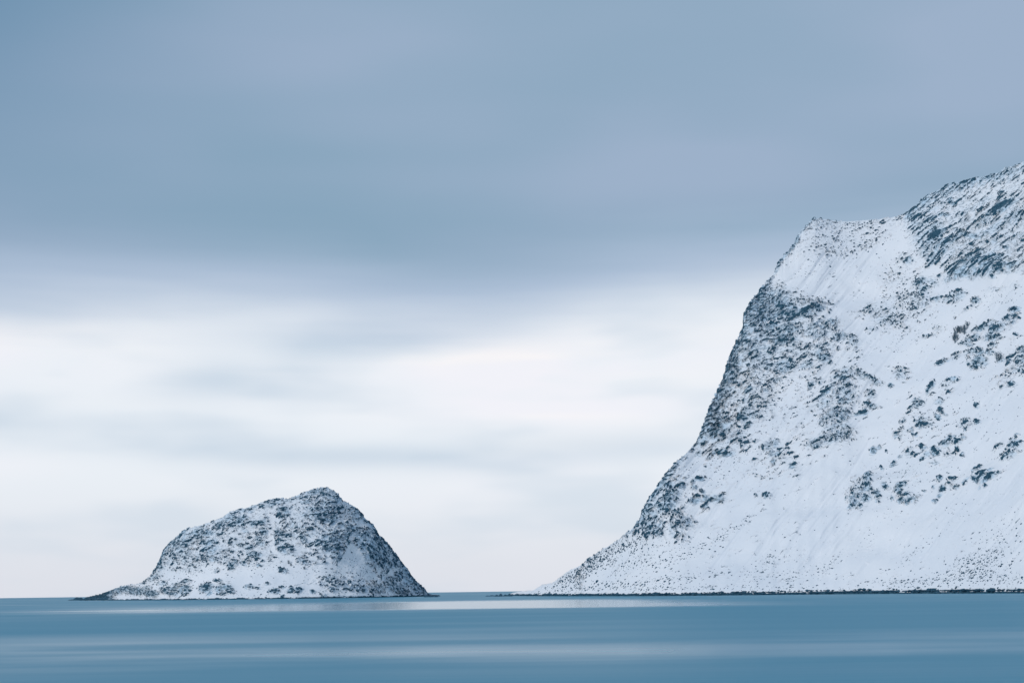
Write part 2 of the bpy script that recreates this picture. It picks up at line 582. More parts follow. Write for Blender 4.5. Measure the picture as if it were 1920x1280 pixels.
def weather(L, dens, ang_fn_noise, ledge_noise, amp, snow_amp, runnel_ang, cap, shore_top):
    """lift rock out of the snow, bare it where it is steep, keep snow on its ledges"""
    shp = dens.shape
    P = L.P.reshape(-1, 3)
    N0 = L.normals(L.P)
    N0[N0[..., 2] < 0] *= -1
    nf = L.nf * L.nc
    lm = np.zeros(shp[0] * shp[1])
    lm[:] = 0.0
    noise = ang_fn_noise(P[:])
    u = rank01(noise).reshape(shp)
    dens = dens * (0.76 + 0.22 * sstep(dens, 0.55, 0.88))
    rock = u - (1.0 - dens)                        # > 0: bare rock
    core = sstep(rock, -0.06, 0.16)
    # relief
    win = np.ones(shp)
    win[:L.nf] = sstep(L.T[:L.nf], 0.0, 0.04) * (1 - 0.75 * sstep(L.T[:L.nf], 0.90, 1.0))
    win[L.nf:] = 0.35
    hgt = np.clip(L.Z / 25.0, 0.0, 1.0)
    big = fbm(P / np.array([48.0, 60.0, 40.0]) + 3.7, 3).reshape(shp)
    a = math.radians(runnel_ang)
    qa = (L.px * math.cos(a) - L.py * math.sin(a)) / 260.0
    qb = (L.px * math.sin(a) + L.py * math.cos(a)) / 17.0
    run = fbm(np.stack([qa.ravel(), qb.ravel(), np.full(qa.size, 4.4)], -1), 3).reshape(shp)
    soft = fbm(P / 7.0 + 9.1, 2).reshape(shp)
    mass = blur(np.clip(dens, 0, 0.9), 9.0)
    run = run - 0.9 * np.abs(run)
    disp = hgt * win * 7.0 * (mass - 0.25) + amp * core * (0.55 + 0.9 * np.clip(u, 0, 1)) + hgt * win * (5.5 * big + snow_amp * run) + 0.22 * soft * hgt
    broken = fbm(P / 1.7 + 2.2, 2).reshape(shp)
    disp = disp + core * broken * 0.7 * amp
    disp = disp * np.maximum(win, 0.6)
    dirn = N0 * np.array([0.8, 1.0, 0.75])
    L.P = L.P + dirn * disp[..., None]
    L.N = L.normals(L.P)
    L.N[L.N[..., 2] < 0] *= -1
    nz = L.N[..., 2]
    ledge = sstep(nz + 0.10 * broken, cap, cap + 0.16)
    r = np.clip(0.5 + rock * 5.0, 0, 1)
    r = r * (1 - 0.75 * ledge * (1 - sstep(dens, 0.80, 0.95)))
    shelf = rank01(ledge_noise(P)).reshape(shp)   # thin snowy ledges that follow the beds
    r = r * (1 - 0.88 * sstep(shelf, 0.60, 0.72) * (1 - 0.75 * sstep(dens, 0.78, 0.95)))
    top = shore_top * (0.95 + 1.1 * fbm(np.stack([P[:, 0] / 14.0, P[:, 1] / 14.0, P[:, 2] * 0], -1), 4, 0.7).reshape(shp))
    r = np.maximum(r, 1 - sstep(L.P[..., 2], top - 0.15, top + 0.15))
    L.rock = r
    L.thin = np.clip(dens * 1.2, 0, 1)


# ---- the mountain
SIL_M = [(930, 1122), (945, 1118.5), (951, 1115.7), (962, 1110), (976, 1108.4), (1000, 1106), (1016, 1096), (1035, 1092.7), (1049, 1082),
         (1062, 1072), (1090, 1058.5), (1117, 1038.5), (1144, 1021), (1162, 1008.5), (1176, 999), (1191, 985), (1200, 974), (1204, 966), (1206, 953),
         (1215, 938), (1227, 922), (1243, 897), (1260, 875), (1276, 859), (1294, 842), (1308, 829), (1316, 806), (1324, 784),
         (1333, 756), (1344, 737), (1355, 712), (1365, 678), (1376, 653), (1391, 622), (1396, 602), (1396, 585), (1403, 574),
         (1411, 560), (1423, 552), (1430, 536), (1441, 525), (1455, 509), (1460, 492), (1474, 476), (1485, 465), (1493, 453),
         (1496, 440), (1509, 427), (1520, 416), (1528, 409.5), (1542, 410.5), (1564, 414), (1591, 415.5), (1619, 414), (1646, 411),
         (1679, 407), (1692, 404), (1706, 394), (1720, 383), (1733, 370.5), (1755, 359.5), (1777, 348), (1794, 344.5), (1810, 341),
         (1826, 335), (1848, 331), (1870, 324), (1887, 318), (1906, 310), (1920, 303), (1960, 290), (2040, 280), (2150, 300),
         (2300, 380), (2500, 600), (2700, 900), (2850, 1090), (2950, 1125)]
SHORE_M = [(930, 1190), (951, 1150), (981, 1003), (1060, 905), (1140, 815), (1225, 752), (1320, 730), (1415, 716), (1530, 700), (1650, 676),
           (1780, 630), (1920, 575), (2200, 490), (2600, 430), (2950, 420)]
CREST_M = [(930, 1200), (951, 1165), (1000, 1010), (1062, 942), (1117, 900), (1176, 862), (1206, 850), (1260, 858), (1310, 880), (1355, 925),
           (1400, 965), (1455, 992), (1528, 1020), (1600, 1022), (1690, 1010), (1760, 1000), (1850, 970), (1920, 940), (2200, 850),
           (2600, 640), (2950, 440)]

ucols = np.concatenate([np.arange(-38, 1000, 1.12), np.linspace(1002, 1990, 70)])


def prof_m(t, u):
    s = 0.66 * t + 0.34 * t ** 2.2
    return s


mountain_land = Land(SIL_M, SHORE_M, CREST_M, ucols, 640, 36, prof_m, 1, [(1000, 0.6), (1170, 1.2), (1200, 4.0), (1250, 2.5), (1300, 2.5), (1320, 5.0), (1490, 6.0), (1520, 1.6), (1680, 1.2), (1700, 4.0), (1930, 3.4)])

DENS_M = [
    # rock spur on the left
    (1436, 578, 46, 34, 20, 0.80), (1425, 560, 22, 22, 0, 0.85), (1462, 585, 30, 13, 12, 0.92), (1515, 583, 30, 8, 18, 0.97), (1480, 592, 45, 9, 5, 0.92),
    (1500, 566, 45, 12, 0, 0.40), (1450, 615, 55, 34, 0, 0.58), (1449, 609, 12, 8, 0, 0.95), (1468, 638, 25, 10, 5, 0.85), (1420, 650, 45, 55, 0, 0.50),
    (1475, 655, 70, 26, 0, 0.42), (1485, 618, 20, 7, 20, 0.75), (1535, 620, 26, 18, 0, 0.62), (1560, 604, 10, 7, 0, 0.8), (1574, 633, 14, 7, 15, 0.75),
    (1600, 640, 16, 10, -25, 0.45), (1541, 668, 16, 9, -25, 0.70), (1535, 650, 30, 12, 0, 0.40), (1470, 686, 22, 15, 25, 0.72), (1442, 688, 10, 6, 25, 0.7),
    (1425, 690, 45, 40, 0, 0.36), (1510, 686, 14, 8, 15, 0.55), (1500, 700, 60, 26, 0, 0.18), (1400, 740, 50, 50, 30, 0.36), (1402, 731, 9, 5, 30, 0.92),
    (1433, 732, 10, 5, 0, 0.55), (1520, 722, 6, 5, 40, 0.95), (1533, 714, 12, 8, 20, 0.45), (1455, 714, 12, 5, 0, 0.5), (1580, 708, 20, 14, 15, 0.62),
    (1585, 714, 14, 5, 15, 0.85), (1612, 706, 14, 8, -20, 0.5), (1626, 710, 5, 4, 0, 0.95), (1640, 715, 14, 6, -25, 0.65), (1548, 736, 15, 5, 32, 0.97),
    (1582, 738, 22, 18, 0, 0.55), (1545, 752, 18, 10, 15, 0.45), (1577, 752, 7, 4, 15, 0.9), (1590, 750, 5, 8, -60, 0.7), (1632, 738, 10, 9, 0, 0.55),
    (1631, 757, 13, 6, -10, 0.75), (1615, 770, 13, 5, 8, 0.98), (1575, 771, 24, 10, 5, 0.62), (1560, 780, 26, 12, 20, 0.55), (1546, 786, 12, 8, 30, 0.6),
    (1581, 782, 10, 5, 20, 0.75), (1570, 800, 26, 14, 10, 0.50), (1580, 815, 22, 14, 25, 0.58), (1555, 820, 24, 12, 20, 0.5), (1525, 830, 18, 9, 15, 0.5),
    (1530, 836, 9, 4, 25, 0.85), (1562, 826, 16, 6, 25, 0.7), (1446, 832, 15, 9, 20, 0.60), (1455, 845, 16, 8, 15, 0.55), (1470, 850, 20, 14, 0, 0.33),
    (1449, 861, 6, 4, 35, 0.8), (1485, 870, 7, 5, 15, 0.7), (1393, 783, 10, 9, 0, 0.85), (1402, 797, 8, 5, 20, 0.8), (1403, 770, 8, 5, 20, 0.7),
    (1415, 780, 16, 9, 0, 0.5), (1380, 820, 25, 14, 30, 0.42), (1350, 800, 24, 30, 0, 0.62), (1335, 810, 14, 22, 60, 0.78), (1357, 850, 10, 5, 10, 0.95),
    (1371, 849, 7, 3.5, 15, 0.9), (1341, 844, 7, 4, 30, 0.8), (1330, 852, 8, 4, 40, 0.5), (1310, 848, 8, 5, 40, 0.6), (1365, 835, 40, 12, 10, 0.28),
    (1430, 770, 50, 40, 0, 0.10), (1520, 770, 40, 40, 0, 0.12), (1450, 870, 60, 25, 0, 0.13),
    # foot of the spur
    (1311, 898, 9, 4.5, 12, 0.98), (1299, 905, 5, 4, 45, 0.9), (1278, 913, 8, 5, 10, 0.75), (1255, 912, 12, 8, 10, 0.8), (1267, 905, 25, 14, 0, 0.35),
    (1254, 932, 22, 9, 28, 0.80), (1302, 934, 10, 7, 15, 0.88), (1317, 920, 5, 3, 0, 0.8), (1336, 931, 22, 8, 10, 0.62), (1323, 932, 6, 6, 0, 0.9),
    (1302, 914, 6, 4, 0, 0.7), (1249, 950, 20, 11, 30, 0.80), (1225, 960, 14, 26, 0, 0.62), (1212, 950, 8, 14, 0, 0.85), (1215, 985, 12, 18, 10, 0.62),
    (1235, 985, 12, 20, 10, 0.60), (1212, 1000, 7, 6, 0, 0.85), (1236, 1000, 8, 6, 0, 0.75), (1270, 975, 14, 24, 10, 0.46), (1260, 990, 8, 16, 15, 0.5),
    (1290, 975, 12, 12, 0, 0.5), (1268, 960, 9, 6, 0, 0.75), (1255, 965, 40, 34, 0, 0.26), (1321, 945, 8, 6, 0, 0.6),
    # upper crag on the right
    (1708, 402, 14, 10, 35, 0.85), (1722, 390, 20, 8, 40, 0.7), (1722, 415, 26, 26, 40, 0.52), (1745, 400, 34, 26, 35, 0.42), (1765, 375, 40, 14, 30, 0.40),
    (1757, 441, 22, 7, 36, 0.97), (1775, 453, 28, 6, 36, 0.86), (1790, 447, 20, 4, 36, 0.85), (1745, 440, 34, 24, 36, 0.55), (1748, 415, 20, 14, 0, 0.58),
    (1751, 411, 8, 5, 40, 0.9), (1770, 402, 12, 4, 10, 0.75), (1760, 477, 24, 4.5, 36, 0.9), (1740, 462, 20, 12, 36, 0.55), (1745, 480, 14, 8, 36, 0.6),
    (1800, 355, 9, 6, 20, 0.8), (1808, 342, 20, 4, 14, 0.93), (1800, 350, 30, 14, 20, 0.38), (1782, 376, 6, 5, 50, 0.85), (1787, 382, 7, 4, -20, 0.85),
    (1774, 365, 6, 9, -30, 0.6), (1859, 330, 24, 6, 12, 0.85), (1845, 335, 14, 5, 10, 0.7), (1880, 335, 30, 14, 10, 0.50), (1900, 318, 24, 14, 30, 0.58),
    (1877, 361, 8, 3, 30, 0.95), (1850, 365, 60, 16, 25, 0.22), (1835, 382, 34, 8, 32, 0.48), (1810, 393, 34, 7, 32, 0.45), (1880, 388, 27, 9, 28, 0.97),
    (1860, 396, 20, 4, 30, 0.93), (1900, 375, 22, 14, 20, 0.42), (1905, 405, 30, 14, 25, 0.55), (1840, 415, 30, 8, 30, 0.48), (1868, 425, 24, 9, 32, 0.50),
    (1845, 432, 30, 7, 30, 0.55), (1815, 438, 24, 6, -10, 0.72), (1800, 432, 18, 5, -20, 0.6), (1870, 447, 22, 8, 35, 0.50), (1900, 440, 24, 8, 28, 0.40),
    (1800, 420, 60, 24, 32, 0.20), (1886, 463, 5, 3, 0, 0.95), (1820, 460, 20, 6, 30, 0.42), (1830, 478, 30, 8, 35, 0.55),
    (1823, 497, 50, 16, 14, 0.72), (1800, 508, 26, 12, 20, 0.74), (1815, 492, 34, 8, 25, 0.82), (1848, 494, 30, 14, 35, 0.80), (1875, 506, 20, 7, 30, 0.90),
    (1845, 510, 30, 10, 10, 0.74), (1785, 515, 18, 7, 25, 0.72), (1805, 517, 26, 5, 10, 0.8), (1900, 500, 14, 7, 30, 0.66), (1866, 490, 20, 6, 38, 0.8),
    (1864, 522, 5, 3, 0, 0.8), (1822, 522, 10, 4, 0, 0.5), (1758, 512, 5, 3, 30, 0.95),
    # broken ground under the crag
    (1701, 486, 10, 6, 10, 0.68), (1690, 482, 20, 10, 25, 0.30), (1690, 510, 34, 26, 25, 0.24), (1722, 525, 14, 9, 15, 0.70), (1728, 540, 14, 9, 30, 0.62),
    (1745, 525, 12, 9, 0, 0.45), (1700, 550, 40, 16, 20, 0.34), (1720, 557, 26, 16, 20, 0.40), (1754, 558, 10, 7, 20, 0.80), (1732, 569, 12, 8, 0, 0.5),
    (1789, 553, 20, 8, 22, 0.66), (1828, 562, 8, 6, 10, 0.80), (1815, 577, 14, 3, 35, 0.55), (1868, 540, 22, 5, 0, 0.35), (1902, 536, 10, 8, 0, 0.35),
    (1655, 578, 40, 20, 10, 0.32), (1625, 573, 9, 3, 35, 0.95), (1660, 592, 34, 10, 0, 0.42), (1665, 604, 26, 6, 5, 0.45), (1715, 575, 16, 6, 25, 0.45),
    (1690, 610, 40, 14, 10, 0.18), (1740, 628, 14, 4, 15, 0.45), (1635, 615, 10, 6, 0, 0.4), (1755, 612, 14, 8, 0, 0.24), (1730, 585, 26, 6, 15, 0.25),
    # the long rock band on the right
    (1839, 614, 14, 5, 12, 0.92), (1866, 617, 12, 8, 42, 0.93), (1858, 630, 14, 7, 10, 0.86), (1876, 610, 14, 8, 0, 0.55), (1905, 583, 9, 5, 15, 0.93),
    (1895, 596, 14, 4, 15, 0.88), (1898, 603, 6, 2.5, 30, 0.9), (1900, 622, 4, 3, 0, 0.95), (1852, 606, 14, 4, 20, 0.5), (1815, 636, 12, 6, 20, 0.62),
    (1828, 630, 10, 6, 30, 0.6), (1806, 642, 8, 4, 0, 0.6), (1816, 645, 8, 3, 0, 0.7), (1824, 657, 14, 6, 20, 0.6), (1836, 659, 8, 5, 20, 0.8),
    (1854, 658, 8, 4, 15, 0.8), (1860, 645, 8, 4, 20, 0.7), (1790, 668, 12, 6, 35, 0.4), (1764, 678, 9, 4.5, 30, 0.98), (1775, 677, 9, 3, 15, 0.6),
    (1834, 676, 13, 8, 15, 0.85), (1829, 684, 9, 5, 0, 0.7), (1815, 680, 4, 3, 0, 0.8), (1824, 688, 6, 3, 15, 0.8), (1889, 672, 4, 7, -30, 0.9),
    (1892, 665, 5, 3, 30, 0.9), (1873, 670, 8, 3, 20, 0.6), (1915, 678, 12, 14, 30, 0.62), (1918, 655, 12, 14, 40, 0.55), (1905, 690, 16, 8, 30, 0.45),
    (1917, 697, 5, 3, 10, 0.9), (1885, 710, 20, 14, 30, 0.32), (1896, 722, 8, 3, 15, 0.85), (1876, 727, 5, 2.5, 10, 0.7), (1900, 640, 30, 30, 40, 0.12),
    # scattered rocks in the middle
    (1690, 700, 14, 12, 0, 0.46), (1688, 694, 6, 3, 0, 0.8), (1672, 725, 5, 2.5, 15, 0.93), (1745, 727, 12, 4, 48, 0.93), (1787, 710, 7, 4, 20, 0.85),
    (1775, 718, 14, 8, 20, 0.35), (1780, 726, 14, 8, 0, 0.28), (1779, 733, 5, 2.5, 0, 0.7), (1718, 752, 9, 5, 15, 0.75), (1720, 764, 14, 6, 25, 0.65),
    (1732, 758, 7, 4, 40, 0.5), (1762, 754, 9, 5, 15, 0.55), (1763, 768, 5, 6, 30, 0.95), (1759, 782, 4, 5, -40, 0.9), (1769, 775, 6, 3, 0, 0.6),
    (1704, 775, 5, 2.5, 45, 0.8), (1735, 800, 13, 4, 18, 0.96), (1727, 795, 9, 3, 15, 0.8), (1730, 790, 16, 7, 0, 0.4), (1696, 794, 7, 4, 30, 0.7),
    (1710, 808, 4, 3, 0, 0.85), (1716, 816, 5, 3, 0, 0.8), (1682, 818, 7, 4, 35, 0.7), (1695, 815, 16, 10, 30, 0.28), (1740, 770, 70, 50, 40, 0.10),
    (1831, 789, 6, 4, 20, 0.96), (1810, 801, 5, 3, 20, 0.95), (1808, 792, 14, 7, 10, 0.45), (1831, 760, 4, 4.5, 0, 0.93), (1809, 784, 7, 2.5, 15, 0.8),
    (1637, 842, 8, 4, 42, 0.96), (1647, 836, 4, 2.5, 20, 0.8), (1660, 842, 2.5, 2.5, 0, 0.9), (1773, 829, 10, 6, 20, 0.85), (1780, 817, 9, 4, 10, 0.7),
    (1794, 826, 9, 4, 20, 0.65), (1805, 818, 5, 3, 10, 0.7), (1792, 838, 4, 4, 0, 0.9), (1754, 845, 10, 6, 25, 0.93), (1748, 840, 6, 4, 30, 0.85),
    (1736, 848, 8, 5, 20, 0.6), (1728, 835, 6, 4, 0, 0.8), (1727, 857, 5, 3, 30, 0.8), (1775, 845, 14, 8, 0, 0.3), (1799, 846, 5, 3, 30, 0.8),
    (1705, 845, 12, 7, 20, 0.35), (1673, 866, 7, 4, 20, 0.85), (1685, 852, 5, 3, 0, 0.7), (1652, 873, 3, 3, 0, 0.8), (1748, 862, 10, 4, 0, 0.4),
    (1901, 829, 10, 5, 25, 0.85), (1898, 834, 10, 3, 10, 0.9), (1868, 825, 10, 6, 20, 0.45), (1893, 818, 9, 4, 15, 0.55), (1889, 846, 16, 8, 25, 0.62),
    (1880, 855, 9, 3, 0, 0.7), (1900, 810, 6, 3, 20, 0.7),
    # lower crags
    (1628, 891, 7, 6, 20, 0.92), (1627, 901, 9, 5, 0, 0.7), (1626, 914, 9, 7, -20, 0.82), (1624, 935, 8, 6, 20, 0.92), (1612, 925, 20, 24, 0, 0.42),
    (1598, 934, 9, 7, 30, 0.65), (1604, 942, 9, 5, 20, 0.75), (1594, 947, 7, 3, 30, 0.8), (1613, 949, 5, 4, 30, 0.9), (1587, 934, 3, 3, 0, 0.8),
    (1657, 908, 4, 6, -20, 0.8), (1661, 912, 6, 4, 0, 0.85), (1645, 926, 5, 9, 0, 0.75), (1645, 938, 4, 3, 0, 0.9), (1672, 933, 3, 4, 0, 0.9),
    (1688, 907, 9, 5, 10, 0.88), (1684, 918, 6, 6, 0, 0.8), (1699, 925, 6, 3, 0, 0.85), (1691, 938, 8, 5, 15, 0.95), (1707, 934, 7, 5, 20, 0.9),
    (1714, 928, 9, 3, 20, 0.65), (1700, 942, 4, 2.5, 40, 0.8), (1690, 925, 12, 8, 0, 0.4), (1690, 893, 50, 16, 10, 0.16), (1770, 900, 24, 12, 20, 0.28),
    (1757, 889, 5, 4, 30, 0.9), (1783, 889, 6, 4, 0, 0.75), (1762, 911, 8, 3.5, 38, 0.9), (1756, 922, 6, 3, 40, 0.7), (1748, 933, 5, 3, 25, 0.95),
    (1744, 906, 3, 3.5, 0, 0.85), (1729, 914, 3, 2, 0, 0.9), (1788, 907, 6, 3, 20, 0.55), (1804, 899, 5, 3.5, 0, 0.85), (1811, 891, 9, 3, 20, 0.6),
    (1828, 878, 10, 4.5, 38, 0.98), (1846, 886, 16, 4.5, 40, 0.98), (1855, 893, 20, 3.2, 27, 0.98), (1826, 896, 9, 4, -35, 0.96), (1828, 869, 7, 3, 0, 0.6),
    (1833, 890, 6, 3, 60, 0.75), (1844, 907, 4, 2, 20, 0.9), (1832, 909, 5, 2, 40, 0.6), (1436, 926, 7, 4.5, -5, 0.98), (1417, 925, 3, 2.5, 0, 0.8),
]


def density_m(L):
    px, py = L.px, L.py
    d = ellipses(px, py, DENS_M)
    sy = np.array([p[1] for p in SIL_M[10:50]])[::-1]
    sx = np.array([p[0] for p in SIL_M[10:50]])[::-1]
    o = np.argsort(sy)
    gap = px - np.interp(py, sy[o], sx[o])
    wide = np.interp(py, [409, 440, 520, 540, 600, 700, 800, 835, 850, 880, 960, 990, 1010, 1100], [8, 6, 6, 20, 40, 34, 36, 24, 10, 16, 26, 20, 10, 8])
    val = np.interp(py, [405, 430, 440, 500, 520, 540, 640, 760, 825, 845, 870, 900, 985, 1005, 1040, 1100], [0.5, 0.6, 0.8, 0.72, 0.4, 0.8, 0.72, 0.68, 0.66, 0.35, 0.5, 0.7, 0.66, 0.35, 0.3, 0.25])
    left = val * np.exp(-(gap / wide) ** 2) * (px < 1560)
    d = np.maximum(d, left)
    crest = np.interp(px, [1500, 1525, 1690, 1700, 1930], [0.2, 0.3, 0.25, 0.6, 0.5]) * sstep(L.T, 0.955, 0.992) * (px > 1500)
    d = np.maximum(d, crest)
    base = np.full(px.shape, 0.022)
    base = np.maximum(base, 0.16 * inside(px, py, [(1500, 430), (1528, 409), (1690, 404), (1680, 440), (1590, 480), (1470, 480)]))
    base = np.maximum(base, 0.30 * inside(px, py, [(1690, 400), (1920, 300), (2300, 300), (2300, 520), (1900, 515), (1790, 520), (1740, 485), (1712, 450)]))
    base = np.maximum(base, 0.10 * inside(px, py, [(1400, 560), (1540, 590), (1600, 640), (1640, 760), (1590, 840), (1480, 880), (1310, 870), (1310, 820)]))
    base = np.maximum(base, 0.24 * inside(px, py, [(2000, 330), (2900, 600), (2900, 1000), (2000, 900)]))
    d = np.maximum(d, base)
    crag = sstep(px, 1690, 1725) * (1 - sstep(py, 505, 530))
    d = np.minimum(d * (1 + 0.06 * crag), np.maximum(d, 0.92))
    d[L.nf:] = 0.4
    soft = fbm(np.stack([px.ravel() / 40, py.ravel() / 26, px.ravel() * 0 + 1.5], -1), 2).reshape(px.shape)
    return np.clip(d + 0.10 * soft * (d > 0.05) * (d < 0.9), 0, 1)


def noise_m(P):
    px = mountain_land.px.ravel()
    py = mountain_land.py.ravel()
    crag = sstep(px, 1670, 1730) * (1 - sstep(py, 500, 560))
    foot = (1 - sstep(px, 1285, 1320)) * sstep(py, 890, 930)
    a = strata_noise(P, 22, 3.3, 1.35, 2.8, 3, 0.0)
    b = strata_noise(P, 38, 9.5, 1.05, 4.5, 3, 31.0, 0.35)
    c = strata_noise(P, 68, 5.0, 1.9, 4.0, 3, 57.0)
    return (a * (1 - crag) + b * crag) * (1 - foot) + c * foot


def ledge_m(P):
    px, py = mountain_land.px.ravel(), mountain_land.py.ravel()
    crag = sstep(px, 1670, 1730) * (1 - sstep(py, 500, 560))
    a = bed_noise(P, 26, 4.2, 1.0, 3.0, 71.0)
    b = bed_noise(P, 38, 8.0, 0.9, 4.0, 83.0)
    return a * (1 - crag) + b * crag


dm = density_m(mountain_land)
weather(mountain_land, dm, noise_m, ledge_m, 1.5, 1.5, 52, 0.80, 1.35)

mountain = link('mountain', None)
mountain.location = (0, 0, 0)
tag(mountain, 'tall snow covered mountain with bare rock rising from the sea on the right', kind='structure')
mountain_land.parts = [(0, 'snow_slope', 'open snow slope and gully between the rock bands'),
                       (1, 'crag', 'dark streaked rock crag below the summit'),
                       (2, 'rock_spur', 'steep rocky spur facing the island'),
                       (3, 'snow_apron', 'smooth snow apron above the shore'),
                       (4, 'shore_ledge', 'dark wave washed rock ledge along the waterline'),
                       (5, 'back_slope', None)]


def regions_m(L):
    px, py = L.px, L.py
    r = np.zeros(px.shape, int)
    r[inside(px, py, [(1688, 380), (1920, 280), (2400, 250), (2400, 540), (1900, 528), (1790, 530), (1740, 495), (1708, 450)])] = 1
    r[inside(px, py, [(1150, 1012), (1290, 1000), (1360, 945), (1400, 900), (1480, 885), (1600, 850), (1640, 765), (1640, 690), (1560, 600),
                      (1520, 560), (1450, 540), (1430, 500), (1300, 700), (1150, 900)])] = 2
    low = py > np.interp(px, [900, 1200, 1290, 1400, 1500, 1600, 1740, 1920, 2500], [900, 1004, 1000, 940, 920, 958, 950, 920, 900])
    r[low & (r != 2)] = 3
    r[L.P[..., 2] < 1.6] = 4
    r[L.nf:] = 5
    return r


mountain_land.finish('mountain', regions_m, mountain)

# ---- the island
SIL_I = [(150, 1127), (165, 1121), (176, 1118.6), (187, 1116), (198, 1111), (210, 1106.5), (221, 1101), (232, 1097.5), (245, 1095.5), (266, 1093.5), (281, 1080.5),
         (292, 1071), (297, 1065), (299.5, 1052), (304, 1040), (308, 1030), (319, 1018), (326, 1012), (334, 1005), (343, 996), (353, 990), (368, 987), (398, 977),
         (418, 968), (431, 958.5), (457, 953), (480, 945), (497, 940), (510, 936), (532, 935), (551, 932), (566, 923), (585, 918), (595, 915.5),
         (604, 914), (614, 915), (623, 918.5), (635, 926.5), (641, 938), (650, 941), (660, 947), (675, 958.5), (690, 977), (699, 983), (703, 988.5), (711, 1003.5),
         (727, 1020.5), (735, 1029), (742, 1040), (757, 1063.5), (774, 1084), (787, 1099), (795, 1108.5), (800.5, 1115), (808, 1116.6), (821, 1118.5), (830, 1125)]
SHORE_I = [(150, 1440), (187, 1400), (232, 1270), (300, 1165), (400, 1110), (520, 1085), (600, 1088), (700, 1130), (780, 1230), (800, 1270), (830, 1300)]
CREST_I = [(150, 1450), (187, 1420), (232, 1310), (266, 1262), (300, 1240), (340, 1222), (400, 1210), (520, 1205), (600, 1208), (700, 1222), (780, 1268), (800, 1285), (830, 1310)]
ui = px_to_uv(np.arange(150, 831, 0.98), 1110)[0]


def prof_i(t, u):
    return 0.42 * t + 0.58 * (t ** 1.9) * (1 + 0.12 * (1 - t))


island_land = Land(SIL_I, SHORE_I, CREST_I, ui, 300, 30, prof_i, 2, [(180, 1.2), (330, 1.5), (500, 2.0), (640, 2.6), (800, 3.0)])

